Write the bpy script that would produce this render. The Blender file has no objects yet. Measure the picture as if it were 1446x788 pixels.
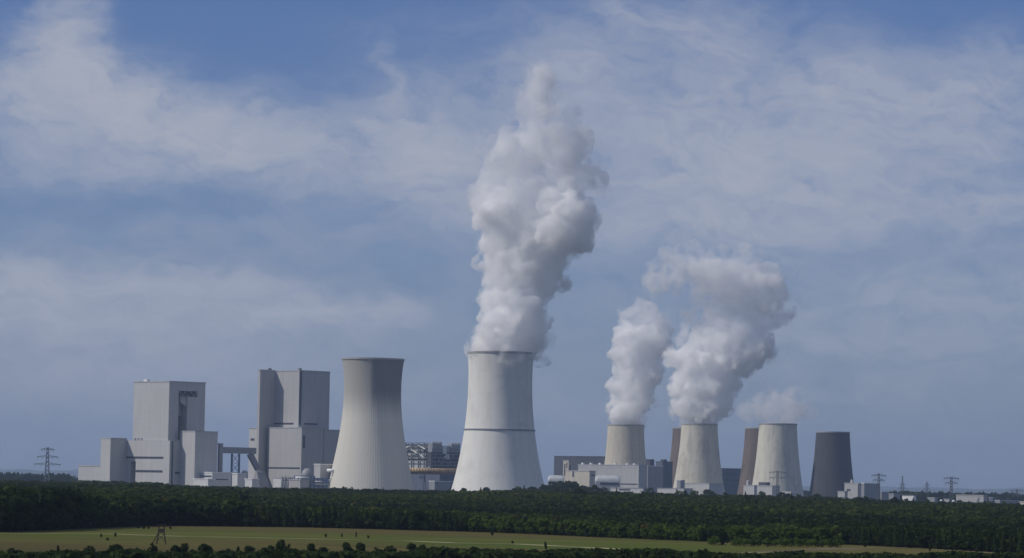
import bpy, bmesh, math, random
import numpy as np
from mathutils import Vector, Matrix

R = math.radians
scene = bpy.context.scene
COL = scene.collection
random.seed(7)
RNG = np.random.default_rng(11)

# ------------------------------------------------------------------ camera
F = 4570.0                       # focal length in photo pixels (photo 1446 x 788)
CAMZ = 12.0
PITCH = math.atan(294.0 / F)
ROLL = R(1.0)
CAM_M = Matrix.Rotation(R(90) + PITCH, 3, 'X') @ Matrix.Rotation(ROLL, 3, 'Z')
cam_data = bpy.data.cameras.new("camera")
cam = bpy.data.objects.new("camera", cam_data)
COL.objects.link(cam)
cam.matrix_world = Matrix.Translation((0, 0, CAMZ)) @ CAM_M.to_4x4()
cam_data.sensor_width = 36.0
cam_data.lens = 36.0 * F / 1446.0
cam_data.clip_start = 1.0
cam_data.clip_end = 60000.0
scene.camera = cam

# ------------------------------------------------------------------ sun, sky, exposure
SUN_AZ = R(80)                   # to the left of straight behind the camera
SUN_EL = R(41)
SUN_DIR = Vector((-math.sin(SUN_AZ) * math.cos(SUN_EL), -math.cos(SUN_AZ) * math.cos(SUN_EL), math.sin(SUN_EL)))
sun_data = bpy.data.lights.new("sun", 'SUN')
sun_data.energy = 3.4
sun_data.angle = R(0.5)
sun_data.color = (1.0, 0.93, 0.83)
sun = bpy.data.objects.new("sun", sun_data)
COL.objects.link(sun)
sun.rotation_euler = SUN_DIR.to_track_quat('Z', 'Y').to_euler()
sun.location = (0, 0, 900)

scene.view_settings.view_transform = 'Standard'
scene.view_settings.look = 'None'
scene.view_settings.gamma = 1.0
scene.view_settings.use_curve_mapping = False
scene.view_settings.exposure = -0.32
scene.cycles.max_bounces = 42
scene.cycles.diffuse_bounces = 3
scene.cycles.volume_bounces = 40
scene.cycles.volume_step_rate = 0.15
scene.cycles.volume_max_steps = 256
scene.cycles.transparent_max_bounces = 48
scene.cycles.use_denoising = True
scene.cycles.denoiser = 'OPENIMAGEDENOISE'
scene.cycles.use_adaptive_sampling = True
scene.cycles.adaptive_threshold = 0.015

world = bpy.data.worlds.new("World")
scene.world = world
world.use_nodes = True


class NT:
    """Small helper for writing node trees."""
    def __init__(self, tree):
        self.t = tree

    def node(self, kind, **kw):
        n = self.t.nodes.new(kind)
        for k, v in kw.items():
            setattr(n, k, v)
        return n

    def link(self, a, b):
        self.t.links.new(a, b)

    def put(self, sock, v):
        if v is None:
            return
        if isinstance(v, bpy.types.NodeSocket):
            self.t.links.new(v, sock)
        else:
            sock.default_value = v

    def m(self, op, a, b=None, c=None, clamp=False):
        n = self.node('ShaderNodeMath', operation=op)
        n.use_clamp = clamp
        self.put(n.inputs[0], a)
        if b is not None:
            self.put(n.inputs[1], b)
        if c is not None:
            self.put(n.inputs[2], c)
        return n.outputs[0]

    def vec(self, x, y, z):
        n = self.node('ShaderNodeCombineXYZ')
        for s, v in zip(n.inputs, (x, y, z)):
            self.put(s, v)
        return n.outputs[0]

    def noise(self, vec, scale=1.0, detail=4.0, rough=0.5, dist=0.0):
        n = self.node('ShaderNodeTexNoise')
        self.put(n.inputs['Vector'], vec)
        n.inputs['Scale'].default_value = scale
        n.inputs['Detail'].default_value = detail
        n.inputs['Roughness'].default_value = rough
        n.inputs['Distortion'].default_value = dist
        return n

    def ramp(self, fac, stops, interp='LINEAR'):
        n = self.node('ShaderNodeValToRGB')
        cr = n.color_ramp
        cr.interpolation = interp
        while len(cr.elements) > 1:
            cr.elements.remove(cr.elements[-1])
        cr.elements[0].position = stops[0][0]
        cr.elements[0].color = tuple(stops[0][1]) + (1,)
        for p, c in stops[1:]:
            e = cr.elements.new(p)
            e.color = tuple(c) + (1,)
        self.put(n.inputs[0], fac)
        return n.outputs[0]

    def mix(self, fac, a, b, blend='MIX'):
        n = self.node('ShaderNodeMix', data_type='RGBA', blend_type=blend)
        self.put(n.inputs[0], fac)
        self.put(n.inputs[6], a if isinstance(a, bpy.types.NodeSocket) else tuple(a) + (1,))
        self.put(n.inputs[7], b if isinstance(b, bpy.types.NodeSocket) else tuple(b) + (1,))
        return n.outputs[2]

    def maprange(self, v, a, b, c=0.0, d=1.0, smooth=True):
        n = self.node('ShaderNodeMapRange')
        n.interpolation_type = 'SMOOTHSTEP' if smooth else 'LINEAR'
        for s, x in zip(n.inputs, (v, a, b, c, d)):
            self.put(s, x)
        return n.outputs[0]


def build_world():
    t = world.node_tree
    t.nodes.clear()
    n = NT(t)
    out = n.node('ShaderNodeOutputWorld')
    bg = n.node('ShaderNodeBackground')
    bg.inputs['Strength'].default_value = 0.10
    sky = n.node('ShaderNodeTexSky', sky_type='NISHITA')
    sky.sun_disc = False
    sky.sun_elevation = SUN_EL
    # Nishita: rotation 0 puts the sun on +Y, growing clockwise seen from above
    sky.sun_rotation = math.atan2(SUN_DIR.x, SUN_DIR.y)
    sky.altitude = 150
    sky.air_density = 1.0
    sky.dust_density = 0.4
    sky.ozone_density = 4.0
    g = n.node('ShaderNodeTexCoord').outputs['Generated']
    sep = n.node('ShaderNodeSeparateXYZ')
    n.link(g, sep.inputs[0])
    # compass direction and elevation in degrees
    az = n.m('MULTIPLY', n.m('ARCTAN2', sep.outputs[0], sep.outputs[1]), 57.29578)
    el = n.m('MULTIPLY', n.m('ARCSINE', sep.outputs[2]), 57.29578)
    p0 = n.vec(az, n.m('MULTIPLY', el, 1.6), 0.0)
    # swirling cirrus: warp the directions before laying out the banks
    w1 = n.noise(p0, 0.32, 3.0, 0.55)
    w2 = n.noise(p0, 1.1, 4.0, 0.6)
    ws = n.node('ShaderNodeSeparateColor'); n.link(w1.outputs['Color'], ws.inputs[0])
    ws2 = n.node('ShaderNodeSeparateColor'); n.link(w2.outputs['Color'], ws2.inputs[0])
    def warp(base, c1, c2, a1, a2):
        return n.m('ADD', base, n.m('ADD', n.m('MULTIPLY', n.m('SUBTRACT', c1, 0.5), a1), n.m('MULTIPLY', n.m('SUBTRACT', c2, 0.5), a2)))
    u = warp(az, ws.outputs[0], ws2.outputs[0], 2.6, 1.1)
    v = warp(el, ws.outputs[1], ws2.outputs[1], 1.3, 0.7)
    # cloud banks: (azimuth deg, elevation deg, half length, half height, slope, weight)
    banks = CLOUD_BANKS
    total = None
    for (a0, e0, sa, se, slope, wgt) in banks:
        du = n.m('SUBTRACT', u, a0)
        dv = n.m('SUBTRACT', n.m('SUBTRACT', v, e0), n.m('MULTIPLY', du, slope))
        q = n.m('ADD', n.m('POWER', n.m('ABSOLUTE', n.m('DIVIDE', du, sa)), 2.0), n.m('POWER', n.m('ABSOLUTE', n.m('DIVIDE', dv, se)), 2.0))
        gsn = n.m('MULTIPLY', n.m('EXPONENT', n.m('MULTIPLY', q, -1.0)), wgt)
        total = gsn if total is None else n.m('ADD', total, gsn)
    # streaky fine structure
    streak = n.noise(n.vec(n.m('ADD', u, n.m('MULTIPLY', v, 0.8)), n.m('MULTIPLY', n.m('SUBTRACT', v, n.m('MULTIPLY', u, 0.12)), 3.2), 0.3), 0.75, 7.0, 0.6, 0.35)
    fine = n.noise(n.vec(u, n.m('MULTIPLY', v, 1.8), 1.7), 2.6, 6.0, 0.60, 0.2)
    fu = n.m('ADD', n.m('MULTIPLY', u, 0.90), n.m('MULTIPLY', v, -0.44))
    fv = n.m('ADD', n.m('MULTIPLY', u, 0.44), n.m('MULTIPLY', v, 0.90))
    fibre = n.noise(n.vec(n.m('MULTIPLY', fu, 0.9), n.m('MULTIPLY', fv, 5.0), 4.2), 1.0, 6.0, 0.62, 0.25)
    det = n.m('ADD', n.m('ADD', n.m('MULTIPLY', streak.outputs[0], 0.62), n.m('MULTIPLY', fine.outputs[0], 0.25)), n.m('MULTIPLY', fibre.outputs[0], 0.23))
    # background veil everywhere (also outside the picture)
    veil = n.m('MULTIPLY', n.maprange(n.noise(p0, 0.11, 5.0, 0.55).outputs[0], 0.42, 0.75), 0.35)
    high = n.m('MULTIPLY', n.maprange(el, 10.0, 30.0), 0.5)  # unseen overhead cloud, added to whiten the light from the sky
    cover = n.m('MULTIPLY', n.m('ADD', n.m('ADD', total, high), n.m('MULTIPLY', veil, 0.35)), n.maprange(det, 0.38, 0.72, 0.36, 1.65, False))
    cover = n.m('SUBTRACT', 1.0, n.m('EXPONENT', n.m('MULTIPLY', cover, -1.15)), None, True)
    sky_c = n.mix(1.0, sky.outputs[0], SKY_TINT, 'MULTIPLY')
    cl = n.mix(cover, sky_c, CLOUD_COL)
    n.link(cl, bg.inputs['Color'])
    n.link(bg.outputs[0], out.inputs['Surface'])


def dirdeg(px, py):
    d = CAM_M @ Vector(((px - 723) / F, -(py - 394) / F, -1.0))
    d.normalize()
    return math.degrees(math.atan2(d.x, d.y)), math.degrees(math.asin(d.z))


DEGPX = math.degrees(1 / F)
# where the cirrus banks of that day stood (direction of each bank)
_b = [(85, 55, 50, 60, 0.0, 1.0), (120, 100, 60, 45, -0.5, 0.6), (15, 125, 70, 34, 0.0, 0.9), (250, 160, 200, 48, -0.2, 1.05), (90, 185, 190, 55, 0.0, 0.75), (330, 200, 130, 45, -0.25, 0.5),
      (580, 185, 140, 60, 0.05, 1.05), (550, 105, 16, 42, 0.2, 0.35), (640, 270, 95, 75, -0.3, 0.8), (200, 235, 240, 28, 0.0, 0.35),
      (1040, 190, 260, 100, 0.0, 0.95), (960, 285, 190, 60, 0.0, 0.7), (1170, 300, 150, 50, 0.0, 0.45), (870, 12, 45, 22, -0.2, 0.6), (1000, 40, 100, 50, 0.0, 0.65),
      (1250, 120, 150, 60, 0.1, 0.7), (1420, 300, 110, 30, 0.0, 0.7), (1400, 180, 120, 40, 0.0, 0.5), (1420, 100, 90, 40, 0, 0.45), (140, 410, 190, 40, 0.0, 1.0), (15, 400, 60, 40, 0, 0.5),
      (420, 452, 130, 27, 0.05, 1.05), (505, 435, 60, 12, 0.1, 0.4), (150, 470, 230, 60, 0.0, 0.7), (250, 545, 300, 40, 0.0, 0.3), (1250, 470, 280, 70, 0.0, 0.5), (700, 40, 200, 25, 0, 0.12), (1350, 400, 200, 50, 0.0, 0.4),
      (620, 430, 330, 70, 0.0, 0.2), (700, 590, 1100, 90, 0.0, 0.36), (250, 330, 300, 30, 0.0, 0.2), (1300, 250, 200, 60, 0.0, 0.3), (500, 320, 160, 40, 0.0, 0.2), (330, 400, 90, 30, 0.0, 0.4), (60, 440, 120, 50, 0, 0.35),
      (800, 110, 80, 60, 0, 0.45), (850, 330, 80, 60, 0.0, 0.3), (1068, 125, 12, 30, 0.0, -0.34), (1085, 142, 22, 9, 0.0, -0.25), (1012, 265, 34, 20, 0.0, -0.28), (1060, 266, 30, 9, 0.0, -0.35)]
CLOUD_BANKS = []
for (px, py, sx, sy, sl, wg) in _b:
    a, e = dirdeg(px, py)
    CLOUD_BANKS.append((a, e, sx * DEGPX, sy * DEGPX, sl, wg))
SKY_TINT = (0.47, 0.565, 0.86)
CLOUD_COL = (5.45, 5.7, 6.55)
build_world()


# ------------------------------------------------------------------ helpers
def at(px, py, Y):
    """Point at distance Y on the sight line of a photo pixel."""
    d = CAM_M @ Vector(((px - 723) / F, -(py - 394) / F, -1.0))
    t = Y / d.y
    return Vector((t * d.x, Y, CAMZ + t * d.z))


def horizon_y(px):
    return 688.0 + (px - 723) * math.tan(ROLL)


def px_of(X, Y):
    return 723 + X / Y * F


class MB:
    """Collects plain shapes and links them as one mesh object."""
    def __init__(self):
        self.v, self.f = [], []

    def add(self, verts, faces):
        n = len(self.v)
        self.v.extend([tuple(p) for p in verts])
        self.f.extend([tuple(i + n for i in f) for f in faces])
        return self

    def hexa(self, b, t):
        """b, t: four bottom and four top corners, counter-clockwise."""
        return self.add(list(b) + list(t), [(3, 2, 1, 0), (4, 5, 6, 7), (0, 1, 5, 4), (1, 2, 6, 5), (2, 3, 7, 6), (3, 0, 4, 7)])

    def box(self, x0, x1, y0, y1, z0, z1):
        return self.hexa([(x0, y0, z0), (x1, y0, z0), (x1, y1, z0), (x0, y1, z0)], [(x0, y0, z1), (x1, y0, z1), (x1, y1, z1), (x0, y1, z1)])

    def bar(self, p, q, w, w2=None):
        p, q = Vector(p), Vector(q)
        d = (q - p).normalized()
        up = Vector((0, 0, 1)) if abs(d.z) < 0.95 else Vector((0, 1, 0))
        a = d.cross(up).normalized(); b = d.cross(a).normalized()
        w2 = w if w2 is None else w2
        c = [(-1, -1), (1, -1), (1, 1), (-1, 1)]
        return self.hexa([p + a * (i * w / 2) + b * (j * w / 2) for i, j in c], [q + a * (i * w2 / 2) + b * (j * w2 / 2) for i, j in c])

    def tube(self, p, q, r, r2=None, n=12, cap=True):
        p, q = Vector(p), Vector(q)
        d = (q - p).normalized()
        up = Vector((0, 0, 1)) if abs(d.z) < 0.95 else Vector((0, 1, 0))
        a = d.cross(up).normalized(); b = d.cross(a).normalized()
        r2 = r if r2 is None else r2
        vs = [p + (a * math.cos(k * 2 * math.pi / n) + b * math.sin(k * 2 * math.pi / n)) * r for k in range(n)]
        vs += [q + (a * math.cos(k * 2 * math.pi / n) + b * math.sin(k * 2 * math.pi / n)) * r2 for k in range(n)]
        fs = [(k, (k + 1) % n, n + (k + 1) % n, n + k) for k in range(n)]
        if cap:
            fs += [tuple(range(n))[::-1], tuple(range(n, 2 * n))]
        return self.add(vs, fs)

    def lathe(self, prof, n=48, cx=0.0, cy=0.0, rib=None):
        vs, fs = [], []
        for (r, z) in prof:
            for k in range(n):
                rr = r if rib is None else r + rib[k % len(rib)]
                th = 2 * math.pi * k / n
                vs.append((cx + rr * math.cos(th), cy + rr * math.sin(th), z))
        for i in range(len(prof) - 1):
            for k in range(n):
                fs.append((i * n + k, i * n + (k + 1) % n, (i + 1) * n + (k + 1) % n, (i + 1) * n + k))
        return self.add(vs, fs)

    def build(self, name, m, parent=None, loc=(0, 0, 0), smooth=False):
        me = bpy.data.meshes.new(name)
        L = Vector(loc)
        me.from_pydata([(x - L.x, y - L.y, z - L.z) for x, y, z in self.v], [], self.f)
        me.update()
        if smooth:
            me.shade_smooth()
        o = bpy.data.objects.new(name, me)
        COL.objects.link(o)
        if m is not None:
            me.materials.append(m)
        if parent is not None:
            o.parent = parent
        else:
            o.location = L
        return o


def tag(o, label=None, cat=None, group=None, kind=None):
    for k, v in (('label', label), ('category', cat), ('group', group), ('kind', kind)):
        if v:
            o[k] = v
    return o


def thing(name, label, cat, loc=(0, 0, 0), group=None):
    o = bpy.data.objects.new(name, None)
    o.empty_display_size = 1.0
    COL.objects.link(o)
    o.location = loc
    return tag(o, label, cat, group)


def copy_thing(root, loc, rz=0.0, sc=(1, 1, 1), label=None, group=None):
    c = root.copy(); COL.objects.link(c)
    c.location = loc; c.rotation_euler = (0, 0, rz); c.scale = sc
    if label: c['label'] = label
    if group: c['group'] = group
    for ch in list(root.children):
        d = ch.copy(); COL.objects.link(d); d.parent = c
    return c


# ------------------------------------------------------------------ materials
def new_mat(name):
    m = bpy.data.materials.new(name)
    m.use_nodes = True
    m.node_tree.nodes.clear()
    n = NT(m.node_tree)
    out = n.node('ShaderNodeOutputMaterial')
    bs = n.node('ShaderNodeBsdfPrincipled')
    n.link(bs.outputs[0], out.inputs['Surface'])
    return m, n, bs


def plain(name, col, rough=0.7, metal=0.0, var=0.12, scale=0.15):
    """Painted or weathered surface with uneven tone."""
    m, n, bs = new_mat(name)
    pos = n.node('ShaderNodeNewGeometry').outputs['Position']
    a = n.noise(pos, scale, 5.0, 0.6)
    c = n.mix(n.maprange(a.outputs[0], 0.3, 0.7), [x * (1 - var) for x in col], [min(1, x * (1 + var)) for x in col])
    n.link(c, bs.inputs['Base Color'])
    bs.inputs['Roughness'].default_value = rough
    if rough > 0.9:
        bs.inputs['Specular IOR Level'].default_value = 0.03
    bs.inputs['Metallic'].default_value = metal
    return m


def cladding(name, col, panel=6.0, var=0.07):
    """Sheet-metal wall: vertical panel joints, floor seams, run-off streaks."""
    m, n, bs = new_mat(name)
    pos = n.node('ShaderNodeNewGeometry').outputs['Position']
    s = n.node('ShaderNodeSeparateXYZ'); n.link(pos, s.inputs[0])
    h = n.m('ADD', s.outputs[0], s.outputs[1])
    d = n.m('SUBTRACT', s.outputs[0], s.outputs[1])
    streak = n.noise(n.vec(n.m('MULTIPLY', h, 0.22), n.m('MULTIPLY', d, 0.22), n.m('MULTIPLY', s.outputs[2], 0.018)), 1.0, 4.0, 0.6)
    big = n.noise(pos, 0.02, 3.0, 0.5)
    seam = n.m('LESS_THAN', n.m('FRACT', n.m('DIVIDE', s.outputs[2], panel)), 0.10)
    joint = n.m('MAXIMUM', n.m('LESS_THAN', n.m('FRACT', n.m('DIVIDE', h, panel * 1.41)), 0.05), n.m('LESS_THAN', n.m('FRACT', n.m('DIVIDE', d, panel * 1.41)), 0.05))
    f = n.m('ADD', n.m('MULTIPLY', streak.outputs[0], 0.6), n.m('MULTIPLY', big.outputs[0], 0.4))
    c = n.mix(n.maprange(f, 0.35, 0.65), [x * (1 - var) for x in col], [x * (1 + var) for x in col])
    c = n.mix(n.m('MULTIPLY', n.m('MAXIMUM', seam, joint), 0.09), c, [x * 0.45 for x in col])
    n.link(c, bs.inputs['Base Color'])
    bs.inputs['Roughness'].default_value = 0.55
    return m


def tower_concrete(name, col, dark, soot_shade=None, blotch=0.0, streak=0.35, top_dark=0.25, seed=0.0):
    """Shell concrete: lift rings, run-off streaks below the rim, blotches of old damp. soot=(z0, z1, colour): a stained upper belt, its right half painted darker as shade."""
    m, n, bs = new_mat(name)
    obj = n.node('ShaderNodeTexCoord').outputs['Object']
    s = n.node('ShaderNodeSeparateXYZ'); n.link(obj, s.inputs[0])
    th = n.m('ARCTAN2', s.outputs[1], s.outputs[0])
    z = s.outputs[2]
    st = n.noise(n.vec(n.m('MULTIPLY', n.m('COSINE', th), 9.0), n.m('MULTIPLY', n.m('SINE', th), 9.0), n.m('ADD', n.m('MULTIPLY', z, 0.016), seed)), 1.0, 6.0, 0.65)
    bl = n.noise(n.vec(n.m('MULTIPLY', n.m('COSINE', th), 1.6), n.m('MULTIPLY', n.m('SINE', th), 1.6), n.m('ADD', n.m('MULTIPLY', z, 0.03), seed)), 1.0, 5.0, 0.6, 1.2)
    sfac = n.m('MULTIPLY', n.maprange(st.outputs[0], 0.42, 0.72), streak)
    c = n.mix(sfac, col, dark)
    if blotch:
        c = n.mix(n.m('MULTIPLY', n.maprange(bl.outputs[0], 0.48, 0.66), blotch), c, dark)
    ring = n.m('LESS_THAN', n.m('FRACT', n.m('DIVIDE', z, 7.5)), 0.09)
    c = n.mix(n.m('MULTIPLY', ring, 0.10), c, dark)
    if soot_shade:
        z0, z1, sc = soot_shade
        shade_half = n.maprange(n.m('ADD', n.m('COSINE', th), n.m('MULTIPLY', n.m('SUBTRACT', bl.outputs[0], 0.5), 0.15)), -0.08, 0.10)  # right half of the belt painted darker, as the side turned from the sun
        sc = n.mix(shade_half, (0.36, 0.35, 0.32), sc)
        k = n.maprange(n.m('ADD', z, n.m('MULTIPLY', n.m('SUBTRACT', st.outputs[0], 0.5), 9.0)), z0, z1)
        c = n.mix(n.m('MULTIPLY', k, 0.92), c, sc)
    n.link(c, bs.inputs['Base Color'])
    bs.inputs['Roughness'].default_value = 0.9
    return m


def foliage_mat(name, a, b, c):
    """Leaf colour differs from tree to tree and a little from clump to clump."""
    m, n, bs = new_mat(name)
    rnd = n.node('ShaderNodeObjectInfo').outputs['Random']
    pos = n.node('ShaderNodeNewGeometry').outputs['Position']
    ns = n.noise(pos, 0.9, 2.0, 0.5)
    f = n.m('ADD', n.m('MULTIPLY', rnd, 0.65), n.m('MULTIPLY', ns.outputs[0], 0.35))
    lc = n.ramp(f, [(0.1, a), (0.5, b), (0.9, c)])
    n.link(lc, bs.inputs['Base Color'])
    tl = n.node('ShaderNodeBsdfTranslucent'); n.link(lc, tl.inputs['Color'])
    mx = n.node('ShaderNodeMixShader'); mx.inputs[0].default_value = 0.42
    n.link(bs.outputs[0], mx.inputs[1]); n.link(tl.outputs[0], mx.inputs[2])
    n.link(mx.outputs[0], m.node_tree.nodes['Material Output'].inputs['Surface'])
    bs.inputs['Roughness'].default_value = 0.75
    bs.inputs['Specular IOR Level'].default_value = 0.08
    return m


def wood_mat(name, stops):
    """Foliage of the wood: each tree carries its own tint value."""
    m, n, bs = new_mat(name)
    at_ = n.node('ShaderNodeAttribute', attribute_name='tint')
    pos = n.node('ShaderNodeNewGeometry').outputs['Position']
    ns = n.noise(pos, 0.5, 2.0, 0.5)
    f = n.m('ADD', n.m('MULTIPLY', at_.outputs['Fac'], 0.8), n.m('MULTIPLY', ns.outputs[0], 0.2))
    lc = n.ramp(f, stops)
    n.link(lc, bs.inputs['Base Color'])
    tl = n.node('ShaderNodeBsdfTranslucent'); n.link(lc, tl.inputs['Color'])
    mx = n.node('ShaderNodeMixShader'); mx.inputs[0].default_value = 0.42
    n.link(bs.outputs[0], mx.inputs[1]); n.link(tl.outputs[0], mx.inputs[2])
    n.link(mx.outputs[0], m.node_tree.nodes['Material Output'].inputs['Surface'])
    bs.inputs['Roughness'].default_value = 0.8
    bs.inputs['Specular IOR Level'].default_value = 0.06
    return m


def steam_mat(name, density, film=0.03, col=(0.999, 0.999, 0.999), aniso=0.0, lo=0.36, hi=0.56, scale=0.030, floor=0.04):
    m = bpy.data.materials.new(name)
    m.use_nodes = True
    m.node_tree.nodes.clear()
    n = NT(m.node_tree)
    out = n.node('ShaderNodeOutputMaterial')
    vol = n.node('ShaderNodeVolumePrincipled')
    vol.inputs['Color'].default_value = tuple(col) + (1,)
    pos = n.node('ShaderNodeNewGeometry').outputs['Position']
    a = n.noise(pos, scale, 6.0, 0.62, 0.5)
    n.link(n.maprange(a.outputs[0], lo, hi, density * floor, density), vol.inputs['Density'])
    vol.inputs['Anisotropy'].default_value = aniso
    n.link(vol.outputs[0], out.inputs['Volume'])
    tr = n.node('ShaderNodeBsdfTransparent')
    tl = n.node('ShaderNodeBsdfTranslucent')
    tl.inputs['Color'].default_value = (0.9, 0.9, 0.9, 1)
    mx = n.node('ShaderNodeMixShader')
    mx.inputs[0].default_value = film
    n.link(tr.outputs[0], mx.inputs[1]); n.link(tl.outputs[0], mx.inputs[2])
    n.link(mx.outputs[0], out.inputs['Surface'])
    return m


M = {}
M['white_clad'] = cladding('white_cladding', (0.47, 0.47, 0.465))
M['pale_clad'] = cladding('pale_cladding', (0.405, 0.405, 0.405))
M['grey_clad'] = cladding('grey_cladding', (0.27, 0.285, 0.31), 5.0)
M['cream_clad'] = cladding('cream_cladding', (0.52, 0.48, 0.40), 4.0)
M['dark_clad'] = cladding('dark_cladding', (0.055, 0.06, 0.075), 5.0, 0.25)
M['blue_dark'] = cladding('blue_dark_cladding', (0.09, 0.11, 0.16), 5.0, 0.2)
M['window'] = plain('dark_glazing', (0.05, 0.06, 0.08), 0.3)
M['trim'] = plain('roof_trim', (0.40, 0.41, 0.42), 0.6)
M['white_low'] = cladding('bright_white_cladding', (0.62, 0.62, 0.62))
M['white'] = plain('white_paint', (0.78, 0.78, 0.77), 0.5)
M['steel'] = plain('galvanised_steel', (0.20, 0.22, 0.22), 0.55)
M['pylon'] = plain('pylon_steel', (0.13, 0.145, 0.145), 0.6)
M['blue_steel'] = plain('blue_painted_steel', (0.10, 0.16, 0.30), 0.5)
M['orange'] = plain('rusty_orange_sheet', (0.46, 0.33, 0.18), 0.7, 0, 0.25)
M['brown'] = plain('brown_sheet', (0.16, 0.10, 0.07), 0.7, 0, 0.25)
M['wood'] = plain('weathered_timber', (0.07, 0.06, 0.05), 0.9)
M['bark'] = plain('bark', (0.07, 0.055, 0.045), 0.95)
M['barrel'] = plain('pale_barrel_roof', (0.50, 0.52, 0.51), 0.45)


def ground_mat():
    m, n, bs = new_mat('heath_ground')
    pos = n.node('ShaderNodeNewGeometry').outputs['Position']
    a = n.noise(pos, 0.02, 6.0, 0.6)
    b = n.noise(pos, 0.35, 5.0, 0.6)
    c = n.ramp(a.outputs[0], [(0.3, (0.035, 0.045, 0.02)), (0.5, (0.055, 0.06, 0.03)), (0.7, (0.08, 0.075, 0.04))])
    c = n.mix(n.m('MULTIPLY', b.outputs[0], 0.5), c, (0.03, 0.035, 0.018))
    n.link(c, bs.inputs['Base Color'])
    bs.inputs['Specular IOR Level'].default_value = 0.02
    bs.inputs['Roughness'].default_value = 0.95
    return m


def field_mat():
    """Mown meadow: long strips of dry straw, fresh green and bare brown earth."""
    m, n, bs = new_mat('meadow')
    pos = n.node('ShaderNodeNewGeometry').outputs['Position']
    s = n.node('ShaderNodeSeparateXYZ'); n.link(pos, s.inputs[0])
    x, y = s.outputs[0], s.outputs[1]
    strip = n.noise(n.vec(n.m('MULTIPLY', x, 0.010), n.m('MULTIPLY', n.m('ADD', y, n.m('MULTIPLY', x, 0.35)), 0.030), 3.1), 1.0, 4.0, 0.55, 0.3)
    fine = n.noise(n.vec(n.m('MULTIPLY', x, 0.10), n.m('MULTIPLY', y, 0.16), 0.0), 1.0, 6.0, 0.65)
    yy = n.m('ADD', n.m('ADD', y, n.m('MULTIPLY', x, 0.22)), n.m('MULTIPLY', n.m('SUBTRACT', strip.outputs[0], 0.5), 300.0))
    yy = n.m('ADD', yy, n.m('MULTIPLY', n.m('SUBTRACT', fine.outputs[0], 0.5), 90.0))
    c = n.ramp(n.maprange(yy, 480.0, 900.0, 0.0, 1.0, False), [(0.0, (0.070, 0.068, 0.022)), (0.20, (0.092, 0.076, 0.030)), (0.36, (0.115, 0.105, 0.032)), (0.43, (0.075, 0.105, 0.020)), (0.52, (0.090, 0.118, 0.022)),
                                                              (0.60, (0.130, 0.122, 0.036)), (0.68, (0.078, 0.105, 0.020)), (0.78, (0.112, 0.094, 0.036)), (1.0, (0.100, 0.080, 0.032))])
    c = n.mix(n.m('MULTIPLY', n.maprange(n.m('ADD', x, n.m('MULTIPLY', n.m('SUBTRACT', strip.outputs[0], 0.5), 60.0)), 35.0, 72.0), 0.85), c, (0.135, 0.112, 0.042))
    mown = n.noise(n.vec(n.m('MULTIPLY', x, 0.02), n.m('MULTIPLY', n.m('ADD', y, n.m('MULTIPLY', x, 0.12)), 0.22), 5.0), 1.0, 4.0, 0.6)
    c = n.mix(n.m('MULTIPLY', n.maprange(mown.outputs[0], 0.45, 0.65), 0.4), c, (0.055, 0.062, 0.018))
    tuft = n.noise(n.vec(n.m('MULTIPLY', x, 0.45), n.m('MULTIPLY', y, 0.45), 9.0), 1.0, 4.0, 0.7)
    c = n.mix(n.m('MULTIPLY', n.maprange(tuft.outputs[0], 0.5, 0.72), 0.45), c, (0.05, 0.06, 0.03))
    n.link(c, bs.inputs['Base Color'])
    bs.inputs['Specular IOR Level'].default_value = 0.02
    bs.inputs['Roughness'].default_value = 0.95
    return m


M['ground'] = ground_mat()
M['field'] = field_mat()
M['track'] = plain('sandy_track', (0.25, 0.235, 0.125), 0.95, 0, 0.45, 0.05)
M['sand'] = plain('pale_sand', (0.145, 0.128, 0.07), 0.95, 0, 0.4, 0.05)
M['hill'] = plain('wooded_hill', (0.09, 0.10, 0.08), 0.95, 0, 0.3, 0.004)

# ------------------------------------------------------------------ terrain
FRONT = [(-600, 640), (0, 712), (100, 775), (230, 872), (450, 886), (700, 852), (850, 800), (1000, 760), (1200, 752), (1446, 668), (2000, 560)]


def lerp_table(tab, x):
    xs = np.array([p[0] for p in tab], float); ys = np.array([p[1] for p in tab], float)
    return np.interp(x, xs, ys)


def sst(a, b, x):
    t = np.clip((x - a) / (b - a), 0, 1)
    return t * t * (3 - 2 * t)


RISE = [(-400, 1.5), (150, 2.0), (330, 3.8), (450, 5.9), (900, 5.9), (1200, 4.6), (1446, 3.2), (1900, 2.6)]


def ground_z(X, Y):
    X = np.asarray(X, float); Y = np.asarray(Y, float)
    p = 723 + X / np.maximum(Y, 60.0) * F
    fr = lerp_table(FRONT, p)
    r = lerp_table(RISE, p)
    return r * sst(fr + 25, 1750, Y) * (1 - sst(2300, 3000, Y)) * (Y > 300)


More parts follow.
